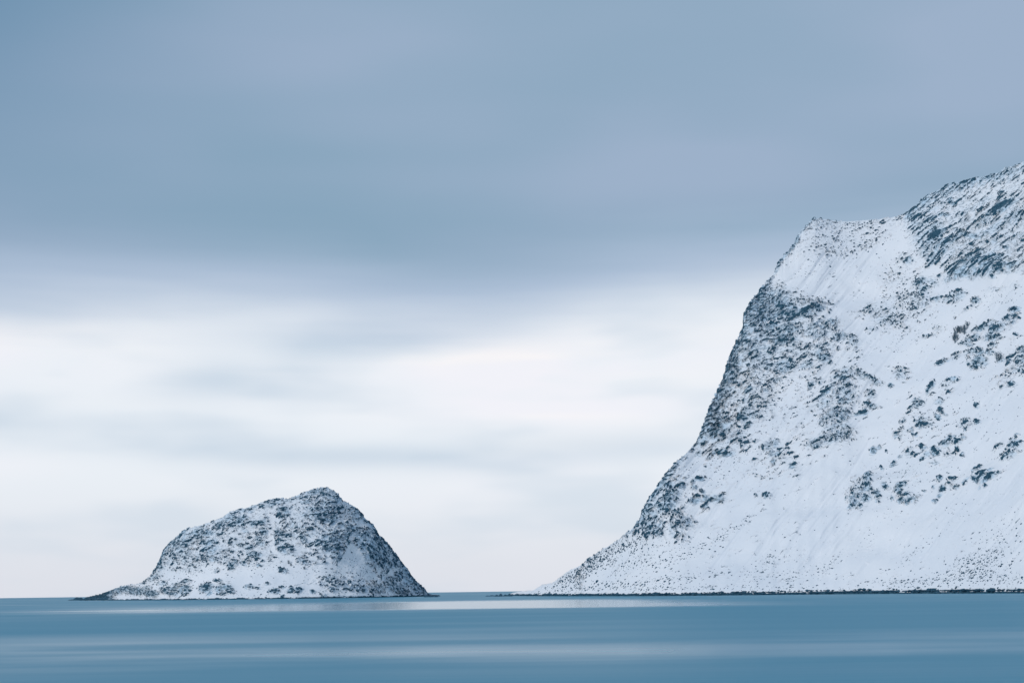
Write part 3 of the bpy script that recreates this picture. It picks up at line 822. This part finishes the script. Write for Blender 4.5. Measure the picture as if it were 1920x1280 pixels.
DENS_I = [
    (350, 1010, 26, 18, 30, 0.62), (372, 1000, 22, 12, 10, 0.72), (330, 1020, 14, 22, 45, 0.7), (340, 1040, 26, 18, 0, 0.55), (390, 1000, 14, 8, 0, 0.8),
    (392, 1018, 18, 10, 0, 0.72), (405, 1003, 22, 10, 0, 0.5), (430, 972, 22, 12, 20, 0.70), (446, 978, 20, 14, 10, 0.74), (415, 985, 16, 10, 0, 0.62),
    (395, 1033, 20, 12, 0, 0.68), (400, 1050, 18, 6, 0, 0.6), (380, 1045, 26, 12, 0, 0.5), (465, 956, 12, 5, 0, 0.75), (475, 950, 10, 4, 10, 0.6),
    (515, 943, 12, 4, 0, 0.8), (500, 948, 22, 6, 10, 0.5), (531, 956, 14, 8, 0, 0.74), (528, 965, 7, 8, 60, 0.72), (477, 982, 8, 6, 45, 0.85),
    (490, 979, 8, 5, 20, 0.92), (493, 995, 8, 8, 60, 0.78), (487, 1012, 8, 12, 45, 0.62), (460, 996, 8, 4, 0, 0.55), (467, 1026, 10, 6, 35, 0.62),
    (478, 1040, 14, 7, 0, 0.75), (440, 1010, 30, 20, 0, 0.26), (518, 993, 8, 12, 60, 0.6), (525, 1003, 14, 7, 0, 0.72), (540, 1003, 10, 5, 0, 0.7),
    (519, 1015, 5, 12, -65, 0.72), (529, 1030, 10, 6, -40, 0.78), (547, 980, 6, 8, 0, 0.6), (565, 988, 40, 6, -5, 0.48), (545, 1028, 10, 5, 0, 0.62),
    (570, 1010, 14, 6, -30, 0.7), (560, 1000, 30, 16, 0, 0.38), (590, 1018, 18, 6, -10, 0.64), (585, 1000, 26, 10, 0, 0.40),
    (590, 922, 24, 7, 12, 0.66), (612, 925, 24, 9, -10, 0.70), (632, 934, 10, 12, -40, 0.82), (572, 930, 14, 7, 20, 0.62), (573, 939, 12, 5, 0, 0.66),
    (610, 942, 22, 8, 0, 0.60), (595, 952, 24, 6, 0, 0.66), (618, 955, 16, 8, 0, 0.68), (638, 951, 8, 6, 20, 0.85), (590, 964, 26, 8, 0, 0.60),
    (620, 967, 18, 9, 0, 0.78), (600, 972, 24, 7, 0, 0.60), (625, 975, 8, 7, 0, 0.8), (605, 945, 45, 30, 0, 0.38), (555, 950, 30, 12, 0, 0.16),
    (612, 1006, 12, 7, 20, 0.78), (625, 1010, 18, 18, 0, 0.72), (620, 1026, 22, 14, 0, 0.80), (630, 1030, 14, 8, 0, 0.9), (632, 1046, 10, 9, 0, 0.75),
    (605, 1020, 16, 10, 0, 0.66), (652, 1002, 8, 4, 0, 0.93), (649, 1012, 3.5, 12, 20, 0.9), (645, 985, 10, 8, -40, 0.58), (660, 992, 18, 8, 0, 0.72),
    (668, 970, 16, 14, -40, 0.50), (660, 955, 14, 8, -35, 0.52), (677, 965, 14, 8, -50, 0.62), (650, 968, 10, 12, 0, 0.12), (675, 1008, 12, 12, 0, 0.68),
    (680, 1022, 9, 14, -60, 0.82), (692, 1005, 14, 18, -40, 0.72), (700, 1020, 18, 24, -50, 0.85), (710, 1040, 20, 20, -50, 0.86), (690, 1040, 10, 12, 0, 0.72),
    (715, 1052, 12, 8, -40, 0.8), (725, 1065, 7, 7, -50, 0.6), (740, 1052, 10, 20, -55, 0.72), (755, 1075, 10, 22, -55, 0.78), (765, 1090, 10, 16, -50, 0.78),
    (722, 1085, 12, 10, 0, 0.5), (740, 1102, 14, 12, 0, 0.74), (752, 1108, 10, 8, -40, 0.8), (780, 1105, 14, 9, -40, 0.74), (765, 1110, 14, 7, 0, 0.6),
    (708, 1106, 14, 8, 0, 0.6), (690, 1050, 16, 20, -30, 0.34), (712, 1072, 20, 12, 0, 0.28),
    # gully and lower rocks
    (565, 1052, 9, 5, 0, 0.62), (574, 1055, 8, 4, 0, 0.7), (590, 1050, 12, 8, 0, 0.32), (606, 1057, 6, 3, 0, 0.7), (600, 1040, 20, 10, 0, 0.3),
    (436, 1062, 7, 5, 45, 0.92), (444, 1057, 5, 4, 0, 0.8), (456, 1057, 8, 4, 0, 0.7), (408, 1071, 6, 2.5, 15, 0.6), (487, 1061, 5, 2.5, 0, 0.8),
    (531, 1070, 9, 4, -25, 0.86), (470, 1050, 40, 12, 0, 0.28), (420, 1048, 30, 12, 0, 0.34), (350, 1065, 30, 5, 0, 0.32), (360, 1058, 20, 6, 0, 0.4),
    (408, 1088, 7, 3, 0, 0.85), (345, 1089, 10, 4, 10, 0.7), (330, 1096, 14, 6, 20, 0.5), (305, 1092, 10, 6, 0, 0.5), (290, 1082, 14, 5, 30, 0.5),
    (225, 1106, 16, 6, 20, 0.9), (240, 1104, 14, 5, 0, 0.85), (258, 1109, 20, 6, 0, 0.78), (275, 1105, 10, 6, 30, 0.6), (285, 1113, 12, 6, 0, 0.9),
    (205, 1112, 14, 5, 20, 0.95), (320, 1110, 14, 6, -15, 0.92), (326, 1104, 9, 5, 20, 0.8), (345, 1106, 10, 8, 0, 0.86), (352, 1102, 6, 5, 0, 0.8),
    (387, 1102, 13, 8, 10, 0.95), (393, 1112, 6, 3, 30, 0.8), (415, 1106, 10, 8, 0, 0.86), (426, 1103, 9, 7, 0, 0.86), (435, 1110, 5, 3, 0, 0.7),
    (469, 1100, 10, 4, 0, 0.74), (484, 1102, 5, 2.5, 0, 0.7), (501, 1095, 4, 2, 0, 0.8), (517, 1109, 7, 4, 0, 0.96), (507, 1110, 4, 2, 0, 0.8),
    (530, 1102, 6, 2, 0, 0.8), (547, 1107, 9, 5, 10, 0.96), (560, 1106, 8, 5, 20, 0.9), (586, 1109, 6, 3, 0, 0.95), (529, 1118, 4, 2, 30, 0.8),
    (615, 1088, 12, 8, 0, 0.60), (610, 1095, 14, 6, 0, 0.5), (640, 1095, 26, 8, 0, 0.40), (670, 1103, 30, 6, 0, 0.55), (622, 1107, 5, 3, 0, 0.95),
    (680, 1106, 10, 4, 0, 0.7), (640, 1080, 40, 12, 0, 0.16), (690, 1090, 26, 10, 0, 0.22), (720, 1100, 14, 8, 0, 0.4), (604, 1115, 6, 2, 0, 0.7),
]


def density_i(L):
    px, py = L.px, L.py
    d = ellipses(px, py, DENS_I)
    sl = [p for p in SIL_I if p[0] <= 604]
    sr = [p for p in SIL_I if p[0] >= 604]
    gl = px - np.interp(py, [p[1] for p in sl][::-1], [p[0] for p in sl][::-1])
    gr = np.interp(py, [p[1] for p in sr], [p[0] for p in sr]) - px
    d = np.maximum(d, np.interp(py, [985, 1000, 1062, 1075, 1094], [0.4, 0.8, 0.85, 0.35, 0.3]) * np.exp(-(gl / 11.0) ** 2) * (py > 985))
    d = np.maximum(d, np.interp(py, [920, 940, 990, 1110], [0.6, 0.55, 0.85, 0.85]) * np.exp(-(gr / 13.0) ** 2) * (py > 915))
    d = np.maximum(d, 0.45 * sstep(L.T, 0.93, 0.99) * (px > 330) * (px < 650))
    d = np.maximum(d, 0.97 * (1 - sstep(px, 196, 226)) * sstep(py, 1098, 1108))
    base = np.full(px.shape, 0.02)
    base = np.maximum(base, 0.26 * inside(px, py, [(300, 1060), (310, 1020), (350, 985), (550, 925), (650, 925), (700, 980), (640, 1050), (530, 1040), (450, 1050), (330, 1060)]))
    hole = inside(px, py, [(655, 1018), (672, 1030), (690, 1065), (640, 1075), (636, 1055)])
    d = np.maximum(d, base)
    d[hole] *= 0.18
    gully = np.abs(px - np.interp(py, [955, 980, 1000, 1030, 1060], [505, 510, 506, 512, 540])) < 5
    d[gully & (py > 960) & (py < 1065)] *= 0.45
    d[L.nf:] = 0.4
    soft = fbm(np.stack([px.ravel() / 30, py.ravel() / 20, px.ravel() * 0 + 8.5], -1), 2).reshape(px.shape)
    return np.clip(d + 0.12 * soft * (d > 0.05) * (d < 0.9), 0, 1)


def noise_i(P):
    a = strata_noise(P, 12, 3.8, 1.8, 3.5, 3, 11.0)
    b = strata_noise(P, -48, 5.0, 2.2, 4.0, 3, 43.0)
    px = island_land.px.ravel()
    right = sstep(px, 655, 700)
    return a * (1 - right) + b * right


def ledge_i(P):
    px = island_land.px.ravel()
    right = sstep(px, 655, 700)
    return bed_noise(P, 14, 5.0, 1.3, 4.0, 91.0) * (1 - right) + bed_noise(P, -50, 5.0, 1.3, 4.0, 97.0) * right


di = density_i(island_land)
weather(island_land, di, noise_i, ledge_i, 1.5, 0.5, 60, 0.80, 0.95)
island = link('island', None)
tag(island, 'small humped rocky island dusted with snow on the left', kind='structure')
island_land.parts = [(0, 'rock_dome', 'snow dusted rock dome with dark ledges'),
                     (1, 'snow_bench', 'low snow covered bench above the island shore'),
                     (2, 'shore_ledge', 'dark rock ledge along the island waterline'),
                     (3, 'back_slope', None)]


def regions_i(L):
    r = np.zeros(L.px.shape, int)
    r[L.py > np.interp(L.px, [150, 300, 450, 620, 720, 830], [1060, 1066, 1062, 1062, 1085, 1100])] = 1
    r[L.P[..., 2] < 1.3] = 2
    r[L.nf:] = 3
    return r


island_land.finish('island', regions_i, island)

# ------------------------------------------------------------------ stones
import bmesh


def hull_variants(n, pts, seed, flat):
    res = []
    r = np.random.default_rng(seed)
    for k in range(n):
        bm = bmesh.new()
        for _ in range(pts):
            p = r.normal(size=3)
            p /= np.linalg.norm(p)
            p *= 0.5 * r.uniform(0.78, 1.0)
            bm.verts.new((p[0], p[1] * 0.9, p[2] * flat))
        g = bmesh.ops.convex_hull(bm, input=bm.verts[:])
        bmesh.ops.delete(bm, geom=[v for v in bm.verts if not v.link_faces], context='VERTS')
        bmesh.ops.triangulate(bm, faces=bm.faces[:])
        bm.verts.index_update()
        V = np.array([v.co[:] for v in bm.verts])
        Fc = np.array([[v.index for v in f.verts] for f in bm.faces])
        bm.free()
        res.append((V, Fc))
    return res


HULLS = hull_variants(12, 15, 5, 0.75)
STONE_MESH = [mesh_from('stone', V, Fc, M_STONE, smooth=False) for V, Fc in HULLS]
OUT_MESH = [mesh_from('bedrock', V, Fc, M_OUT, smooth=False) for V, Fc in HULLS]
WET_MESH = [mesh_from('wet_stone', V, Fc, M_WET, smooth=False) for V, Fc in HULLS]


def stone_matrix(P, length, height, depth, ang, r, sink=0.15):
    rot = Euler((r.uniform(-0.35, 0.35), -math.radians(ang) + r.uniform(-0.25, 0.25), r.uniform(-0.5, 0.5))).to_matrix().to_4x4()
    return Matrix.Translation(P - Vector((0, -sink * depth, 0))) @ rot @ Matrix.Diagonal((length, depth, height / 0.75, 1))


def px_size(P, px):
    return P.y / F * px


rs = random.Random(11)


def put_stone(L, name, x, y, rx, ry, rot, parent=None, wet=False):
    P, N = L.locate(x, y)
    lx, lz = px_size(P, 2 * rx), px_size(P, 2 * ry)
    o = link(name, rs.choice(WET_MESH if wet else OUT_MESH if parent else STONE_MESH), parent)
    if parent:
        o.matrix_world = stone_matrix(P, lx * 1.2, lz * 0.85, lz, rot, rs, 0.3)
    else:
        o.matrix_world = stone_matrix(P, lx, lz, max(0.7 * min(lx, lz * 2), lz), rot, rs)
    return o


# bedrock outcrops: the traced slabs first
def outcrops(L, dens, parent, limit):
    n = 0
    for (cx, cy, rx, ry, rot, k) in dens:
        if k >= 0.93 and rx < 20 and n < limit:
            put_stone(L, 'outcrop', cx, cy, rx * 0.95, ry * 0.95, rot, parent)
            n += 1
        elif 0.55 <= k < 0.93 and rx <= 26 and n < limit:
            for _ in range(2 if rx < 12 else 3):
                q = rs.uniform(0, 6.28)
                w = rs.uniform(0, 0.8)
                put_stone(L, 'outcrop', cx + rx * w * math.cos(q), cy + ry * w * math.sin(q), rs.uniform(2.0, 4.6), rs.uniform(1.0, 2.0),
                          rot + rs.uniform(-10, 15), parent)
                n += 1
    return n


outcrops(mountain_land, DENS_M, mountain, 295)
outcrops(island_land, DENS_I, island, 120)

# loose boulders on the aprons: (x, y, rx, ry, rot, count, smallest, largest) in photo pixels
FIELDS_M = [(1110, 1050, 70, 20, 32, 800, 0.7, 2.3), (1150, 1030, 70, 14, 33, 260, 0.7, 2.0), (1060, 1085, 30, 9, 10, 130, 0.7, 2.2), (1190, 1050, 60, 16, 30, 120, 0.7, 2.0), (1250, 1040, 60, 16, 32, 90, 0.7, 2.2),
            (1330, 1010, 80, 7, 33, 90, 0.7, 2.2), (1380, 985, 60, 5, 35, 45, 0.7, 1.8), (1150, 1095, 100, 8, 4, 160, 0.7, 2.2), (1280, 1085, 80, 14, 10, 130, 0.7, 2.2),
            (1300, 1102, 280, 5, 0, 260, 0.7, 2.0), (1440, 1050, 50, 20, 35, 110, 0.6, 1.8), (1480, 1080, 80, 18, 10, 120, 0.6, 1.9), (1560, 1050, 30, 7, 40, 40, 0.6, 1.8),
            (1620, 1010, 40, 8, 45, 22, 0.6, 1.6), (1700, 1040, 45, 6, 38, 45, 0.6, 1.8), (1690, 1092, 70, 8, 0, 110, 0.6, 2.0), (1830, 1060, 65, 22, 15, 380, 0.6, 2.3),
            (1800, 1085, 90, 14, 5, 200, 0.6, 2.2), (1850, 1030, 60, 18, 30, 130, 0.6, 1.9), (1870, 985, 40, 14, 40, 50, 0.5, 1.5), (1780, 965, 60, 20, 40, 40, 0.5, 1.4),
            (1890, 1090, 50, 12, 0, 110, 0.6, 2.0), (1640, 970, 80, 12, 0, 22, 0.5, 1.4), (1480, 920, 60, 24, 20, 40, 0.5, 1.5), (1440, 780, 70, 60, 0, 150, 0.6, 1.9),
            (1520, 700, 60, 50, 0, 90, 0.6, 1.8), (1600, 445, 80, 26, 0, 170, 0.6, 2.1), (1540, 480, 60, 40, 30, 110, 0.5, 1.5), (1680, 560, 60, 60, 0, 160, 0.6, 2.0),
            (1760, 800, 90, 70, 35, 180, 0.5, 1.7), (1850, 740, 70, 60, 35, 90, 0.5, 1.4), (1700, 890, 90, 30, 10, 130, 0.5, 1.7), (1330, 880, 60, 30, 30, 90, 0.6, 1.8),
            (1400, 850, 60, 30, 20, 90, 0.6, 1.6), (1700, 640, 90, 20, 10, 70, 0.5, 1.6), (1870, 560, 60, 16, 10, 60, 0.5, 1.6)]
FIELDS_I = [(480, 1060, 150, 20, 0, 140, 0.5, 1.7), (640, 1080, 60, 20, 0, 150, 0.5, 1.7), (300, 1095, 70, 12, 0, 120, 0.6, 1.9), (500, 1112, 200, 6, 0, 150, 0.5, 1.7),
            (690, 1070, 50, 20, -40, 90, 0.5, 1.6), (360, 1075, 60, 8, 10, 60, 0.5, 1.5)]
# boulders one can pick out by eye: (x, y, rx, ry)
PICK_M = [(1119, 1089, 5, 4), (1176, 1014, 3.2, 2.6), (1205, 1017, 3, 2), (1187, 1053, 3, 2.2), (1152, 1048, 3, 2), (1134, 1065, 4, 2), (1300, 1024, 2.6, 2.2),
          (1272, 1069, 2.8, 2), (1229, 1069, 3.6, 2), (1193, 1090, 5, 2), (1235, 1087, 3.6, 2.2), (1349, 1018, 3, 2), (1340, 1028, 3.4, 2.6), (1353, 1020, 3, 2),
          (1438, 1048, 3.2, 2.4), (1430, 1070, 2.8, 2), (1454, 1026, 2.4, 2.2), (1471, 1004, 2.4, 2.4), (1528, 992, 2.2, 2.2), (1560, 1063, 3, 2.4), (1578, 1048, 2.4, 1.8),
          (1590, 960, 2.4, 2), (1569, 983, 2.4, 1.6), (1651, 1066, 3, 2.2), (1707, 1068, 2.6, 2), (1729, 1022, 3.2, 1.8), (1770, 1054, 2.6, 2), (1819, 1068, 5, 2.6),
          (1779, 1068, 4, 2), (1805, 1071, 3.6, 2.4), (1824, 1055, 3.4, 3.2), (1838, 1079, 4.4, 2.4), (1876, 1059, 4, 2.6), (1894, 1055, 3, 3), (1884, 1077, 3.4, 2.6),
          (1862, 1030, 4, 2.2), (1820, 1006, 2.8, 2.2), (1835, 996, 3, 1.8), (1772, 947, 3, 1.8), (1689, 957, 2, 1.6), (1722, 1103, 4, 3), (1793, 1101, 6, 3.4),
          (1744, 1107, 4, 2.2), (1733, 1094, 4.4, 2), (1917, 1084, 3.6, 4), (1801, 1084, 5, 2.2), (1845, 1088, 5, 1.8), (1760, 1085, 4, 1.6), (1653, 1087, 3, 1.8),
          (1632, 1107, 4, 2.4), (1669, 1103, 4, 2), (1030, 1111, 5, 2.6), (1012, 1112, 4, 2), (1080, 1097, 3, 2), (1443, 787, 2.8, 2.8), (1477, 789, 3, 2.8),
          (1503, 866, 3, 2), (1322, 872, 4, 2.6), (1341, 881, 3, 2), (1604, 782, 2, 2), (1491, 760, 4, 4), (1529, 445, 3, 2.6), (1547, 459, 5, 3.4),
          (1612, 458, 4.4, 2.4), (1565, 514, 5, 1.8), (1558, 496, 2.6, 3), (1515, 483, 3, 3), (1590, 476, 4, 3), (1566, 418, 7, 2.6), (1600, 420, 4, 2), (1632, 428, 5, 3),
          (1644, 432, 7, 2.6), (1659, 418, 5, 3), (1501, 560, 4, 2), (1524, 549, 4, 2), (1560, 571, 6, 3)]
PICK_I = [(438, 1113, 4, 2), (600, 1112, 4, 1.6), (649, 1073, 2.4, 2.6), (486, 1096, 3, 1.6), (500, 1115, 2.4, 1.4), (529, 1119, 4, 2), (634, 1115, 4, 1.4), (668, 1113, 3, 1.6),
          (690, 1114, 3, 1.4), (495, 1066, 2.4, 1.4), (467, 1062, 2.6, 1.4), (472, 1069, 2.4, 1.6)]


def boulder_label(x, y, isl):
    if isl:
        return ('small dark boulder lying in the snow on the low bench of the island', 'boulders on the island')
    if y > 1098:
        where = ('near the left tip of the mountain shore' if x < 1150 else 'below the long left snow apron' if x < 1450
                 else 'below the middle of the snow apron' if x < 1690 else 'below the right hand scree field')
        return ('dark boulder just above the waterline ' + where, 'shore boulders ' + where)
    if y > 940:
        where = ('on the lowest left toe of the apron' if x < 1080 else 'on the scree fan under the left skyline' if x < 1150
                 else 'below the vertical ribs of the rock spur' if x < 1250 else 'along the diagonal stone line of the left apron' if x < 1420
                 else 'on the apron left of the lower crags' if x < 1560 else 'on the bare apron under the lower crags' if x < 1730
                 else 'high on the right apron below the slab outcrop' if y < 1045 else 'in the dense scree field at the right of the apron')
        return ('small dark boulder ' + where, 'boulders ' + where)
    if y < 540:
        return ('small dark boulder on the snowy shoulder below the flat ridge', 'boulders on the shoulder')
    return ('small dark boulder in the snow between the rock bands of the mountain', 'boulders between the rock bands')


SINGLE = {(1443, 787): 'left one of two round boulders alone on open snow of the rock spur',
          (1477, 789): 'right one of two round boulders alone on open snow of the rock spur',
          (1917, 1084): 'dark boulder above the shore at the right edge of the picture',
          (1722, 1103): 'upright dark boulder on the shore line left of the dense scree field',
          (1819, 1068): 'largest flat boulder in the middle of the dense scree field',
          (1471, 1004): 'single round boulder high on the middle of the smooth apron',
          (1176, 1014): 'square dark boulder just under the vertical ribs of the rock spur',
          (1547, 459): 'largest boulder on the snowy shoulder below the flat ridge',
          (1566, 418): 'long flat boulder on the left part of the flat ridge crest',
          (1659, 418): 'boulder on the flat ridge crest where the crag begins',
          (649, 1073): 'small boulder alone in the snow fan on the right of the island',
          (1119, 1089): 'large dark boulder low on the left apron, biggest one above the shore there',
          (1793, 1101): 'broad dark boulder on the shore under the right hand scree field',
          (1565, 514): 'flat sliver of rock alone in the snow gully below the ridge saddle'}

items = []
for (x, y, rx, ry) in PICK_M:
    items.append((mountain_land, x, y, rx, ry, 99, False))
for (x, y, rx, ry) in PICK_I:
    items.append((island_land, x, y, rx, ry, 99, True))
loose = []
rr = np.random.default_rng(23)
for fields, L, isl in ((FIELDS_M, mountain_land, False), (FIELDS_I, island_land, True)):
    su, svv = (SIL_I, None) if isl else (SIL_M, None)
    sx = [p[0] for p in su]
    sy = [p[1] for p in su]
    for (cx, cy, rx, ry, rot, cnt, s0, s1) in fields:
        a = math.radians(rot)
        for _ in range(cnt):
            p, q = rr.normal(0, 0.62, 2)
            x = cx + p * rx * math.cos(a) + q * ry * math.sin(a)
            y = cy - p * rx * math.sin(a) + q * ry * math.cos(a)
            if x > 1930 or x < 180 or y < np.interp(x, sx, sy) + 2 or y > 1122:
                continue
            s = 1.35 * (s0 + (s1 - s0) * rr.power(0.55) ** 1.6)
            loose.append((L, x, y, s * rr.uniform(1.0, 1.5), s * rr.uniform(0.7, 0.95), s, isl))
loose.sort(key=lambda q: -q[5])
quota = 290 - len(items)
items += loose[:quota]
loose = loose[quota:]
for (L, x, y, rx, ry, s, isl) in items:
    o = put_stone(L, 'boulder', x, y, rx, ry, rs.uniform(0, 30))
    lab, grp = boulder_label(x, y, isl)
    if (x, y) in SINGLE:
        tag(o, SINGLE[(x, y)], 'boulder')
    else:
        tag(o, lab, 'boulder', grp)


def stone_heap(name, lst, mat, label):
    vs, fs, off = [], [], 0
    for (L, x, y, rx, ry, s, isl) in lst:
        P, N = L.locate(x, y)
        lx, lz = px_size(P, 2 * rx), px_size(P, 2 * ry)
        M = np.array(stone_matrix(P, lx, lz, lz, rs.uniform(0, 30), rs))
        V, Fc = HULLS[rs.randrange(len(HULLS))]
        vs.append(V @ M[:3, :3].T + M[:3, 3])
        fs.append(Fc + off)
        off += len(V)
    o = link(name, mesh_from(name, np.vstack(vs), np.vstack(fs), mat, smooth=False))
    tag(o, label, kind='stuff')


stone_heap('scree', [q for q in loose if not q[6]], M_STONE, 'countless small stones scattered through the snow of the mountain apron')
stone_heap('island_scree', [q for q in loose if q[6]], M_STONE, 'countless small stones scattered through the snow of the island')

# stones of the tide line
tide = []
for k in range(1500):
    c = rr.integers(10, 905)
    x, y = float(mountain_land.px[8, c]), None
    tide.append((mountain_land, c, rr.uniform(0.5, 1.5) if rr.random() < 0.9 else rr.uniform(1.5, 2.6)))
for k in range(500):
    c = rr.integers(12, island_land.nc - 12)
    tide.append((island_land, c, rr.uniform(0.4, 1.3) if rr.random() < 0.9 else rr.uniform(1.3, 2.2)))
for L, nm, lab in ((mountain_land, 'tide_stones', 'band of dark wet stones along the mountain waterline'),
                   (island_land, 'island_tide_stones', 'band of dark wet stones along the island waterline')):
    vs, fs, off = [], [], 0
    for (LL, c, s) in tide:
        if LL is not L:
            continue
        z = rr.uniform(-0.2, 1.25 if L is mountain_land else 0.9)
        r = int(np.argmax(L.P[:L.nf, c, 2] > z))
        P = Vector(L.P[r, c]) + Vector((rr.uniform(-0.3, 0.3), 0, 0))
        M = np.array(stone_matrix(P, s * rr.uniform(1.2, 2.2), s * 0.75, s * 1.4, rr.uniform(-12, 12), rs))
        V, Fc = HULLS[rs.randrange(len(HULLS))]
        vs.append(V @ M[:3, :3].T + M[:3, 3])
        fs.append(Fc + off)
        off += len(V)
    tag(link(nm, mesh_from(nm, np.vstack(vs), np.vstack(fs), M_WET, smooth=False)), lab, kind='stuff')


# ------------------------------------------------------------------ skerries
def skerry(x0, x1, wline, humps, label, seed):
    """low wave-washed rock: humps are (place 0..1, height in photo px, width 0..1)"""
    u0, v0 = px_to_uv((x0 + x1) / 2, wline)
    d = CAMH * F / float(v0)
    ua, ub = px_to_uv(x0, wline)[0], px_to_uv(x1, wline)[0]
    W = (ub - ua) / F * d
    xc = float(u0) / F * d
    n, mrow = 64, 22
    i, j = np.meshgrid(np.linspace(0, 1, n), np.linspace(-1, 1, mrow))
    h = np.full(i.shape, -0.5)
    for (p, hp, wd) in humps:
        h = np.maximum(h, (hp / F * d + 0.5) * np.exp(-((i - p) / wd) ** 2 - (j * 1.25) ** 2) - 0.5)
    P = np.stack([xc + (i - 0.5) * W, d + 6 + j * max(6.0, W * 0.22), h], -1).reshape(-1, 3)
    nz = fbm(P / 2.2 + seed, 3).reshape(h.shape)
    P[:, 2] += (nz * 0.55 * np.clip(h + 0.5, 0, 1.2)).ravel()
    P[:, 2] = np.where((np.abs(j) > 0.99).ravel() | (i < 0.005).ravel() | (i > 0.995).ravel(), -0.8, P[:, 2])
    idx = np.arange(n * mrow).reshape(mrow, n)
    fc = np.stack([idx[:-1, :-1], idx[:-1, 1:], idx[1:, 1:], idx[1:, :-1]], -1).reshape(-1, 4)
    o = link('skerry', mesh_from('skerry', P, fc, M_WET))
    tag(o, label, 'rock', 'low skerries off the shore')
    return o


skerry(122, 160, 1124.8, [(0.25, 2.0, 0.2), (0.5, 5.6, 0.2), (0.66, 5.0, 0.2), (0.88, 3.0, 0.2)], 'dark rounded skerry off the left tip of the island', 1.0)
skerry(150, 196, 1124.8, [(0.15, 3.6, 0.14), (0.35, 6.0, 0.13), (0.6, 6.2, 0.16), (0.85, 7.5, 0.16)], 'lumpy dark rock spit joining the left end of the island', 4.0)
skerry(794, 823, 1118.8, [(0.2, 3.6, 0.25), (0.5, 2.4, 0.2), (0.8, 1.6, 0.18)], 'thin flat skerry off the right tip of the island', 8.0)
skerry(906, 934, 1117.2, [(0.3, 1.4, 0.2), (0.6, 2.4, 0.22), (0.85, 1.5, 0.2)], 'lowest flat skerry in the channel left of the mountain', 12.0)
skerry(926, 962, 1117.4, [(0.15, 3.0, 0.14), (0.35, 5.2, 0.12), (0.6, 3.2, 0.14), (0.82, 5.0, 0.14)], 'bumpy dark skerry touching the left tip of the mountain shore', 15.0)


# ------------------------------------------------------------------ bare shrubs
def tube(vs, fs, a, b, ra, rb, sides=4):
    a, b = Vector(a), Vector(b)
    q = (b - a).to_track_quat('Z', 'Y')
    o = len(vs)
    for p, r in ((a, ra), (b, rb)):
        for k in range(sides):
            an = 2 * math.pi * k / sides
            vs.append(p + q @ Vector((r * math.cos(an), r * math.sin(an), 0)))
    for k in range(sides):
        fs.append((o + k, o + (k + 1) % sides, o + sides + (k + 1) % sides, o + sides + k))


def shrub(L, x, y, hpx, label, group):
    P, N = L.locate(x, y)
    h = px_size(P, hpx)
    root = link('bare_shrub', None)
    root.location = P
    tag(root, label, 'shrub', group)
    tv, tf = [], []
    for s in range(rs.randint(4, 6)):
        vs, fs = [], []
        an, lean = rs.uniform(0, 6.28), rs.uniform(0.1, 0.42)
        p = Vector((rs.uniform(-0.2, 0.2) * h, rs.uniform(-0.1, 0.1) * h, -0.3))
        dirv = Vector((math.cos(an) * lean, math.sin(an) * lean, 1)).normalized()
        nseg = 4
        for k in range(nseg):
            q = p + dirv * (h * rs.uniform(0.75, 1.05) / nseg)
            tube(vs, fs, p, q, 0.045 * h * (1 - k / nseg * 0.75) * 0.45, 0.045 * h * (1 - (k + 1) / nseg * 0.75) * 0.45)
            for _ in range(11 if k else 4):
                t = rs.random()
                b0 = p.lerp(q, t)
                bd = (dirv * 0.9 + Vector((rs.uniform(-1, 1), rs.uniform(-1, 1), rs.uniform(0, 0.7)))).normalized()
                ln = h * rs.uniform(0.14, 0.32)
                b1 = b0 + bd * ln
                tube(tv, tf, b0, b1, 0.008 * h, 0.004 * h, 3)
                for _ in range(3):
                    b2 = b0.lerp(b1, rs.uniform(0.3, 1.0))
                    bd2 = (bd + Vector((rs.uniform(-1, 1), rs.uniform(-1, 1), rs.uniform(-0.2, 0.8))) * 0.8).normalized()
                    tube(tv, tf, b2, b2 + bd2 * ln * 0.55, 0.007 * h, 0.003 * h, 3)
            p = q
            dirv = (dirv + Vector((rs.uniform(-0.2, 0.2), rs.uniform(-0.2, 0.2), 0.1))).normalized()
        link('stem', mesh_from('stem', [v[:] for v in vs], fs, M_TWIG), root)
    tw = link('twigs', mesh_from('twigs', [v[:] for v in tv], tf, M_TWIG), root)
    tw['kind'] = 'stuff'


for (x, y, hp) in ((1811, 607, 9), (1807, 614, 11), (1803, 619, 12), (1798, 619, 13), (1794, 620, 12), (1790, 623, 11), (1787, 629, 10), (1792, 634, 11), (1788, 639, 10), (1785, 634, 9), (1805, 622, 9)):
    where = {(1811, 607): 'topmost bare shrub at the upper right end of the bluish thicket on open snow',
             (1788, 639): 'lowest bare shrub at the foot of the bluish thicket on open snow',
             (1785, 634): 'leftmost bare shrub of the bluish thicket on open snow',
             (1798, 619): 'tallest bare shrub in the middle of the bluish thicket on open snow'}.get(
                 (x, y), 'bare wintry shrub inside the bluish thicket on open snow right of the gully')
    shrub(mountain_land, x, y, hp, where, 'thicket of bare shrubs')
shrub(mountain_land, 1789, 597, 6, 'small faint bare shrub alone on the snow just above the thicket', None)
shrub(mountain_land, 1867, 672, 16, 'thin bare sapling alone beside a dark rock on the right edge snow', None)
for (x, y, hp) in ((541, 1056, 7), (545, 1060, 6)):
    shrub(island_land, x, y, hp, 'faint bare shrub in the snow gully at the middle of the island', 'bare shrubs in the island gully')
shrub(island_land, 571, 1068, 6, 'faint bare shrub on the island snow right of the gully mouth', None)
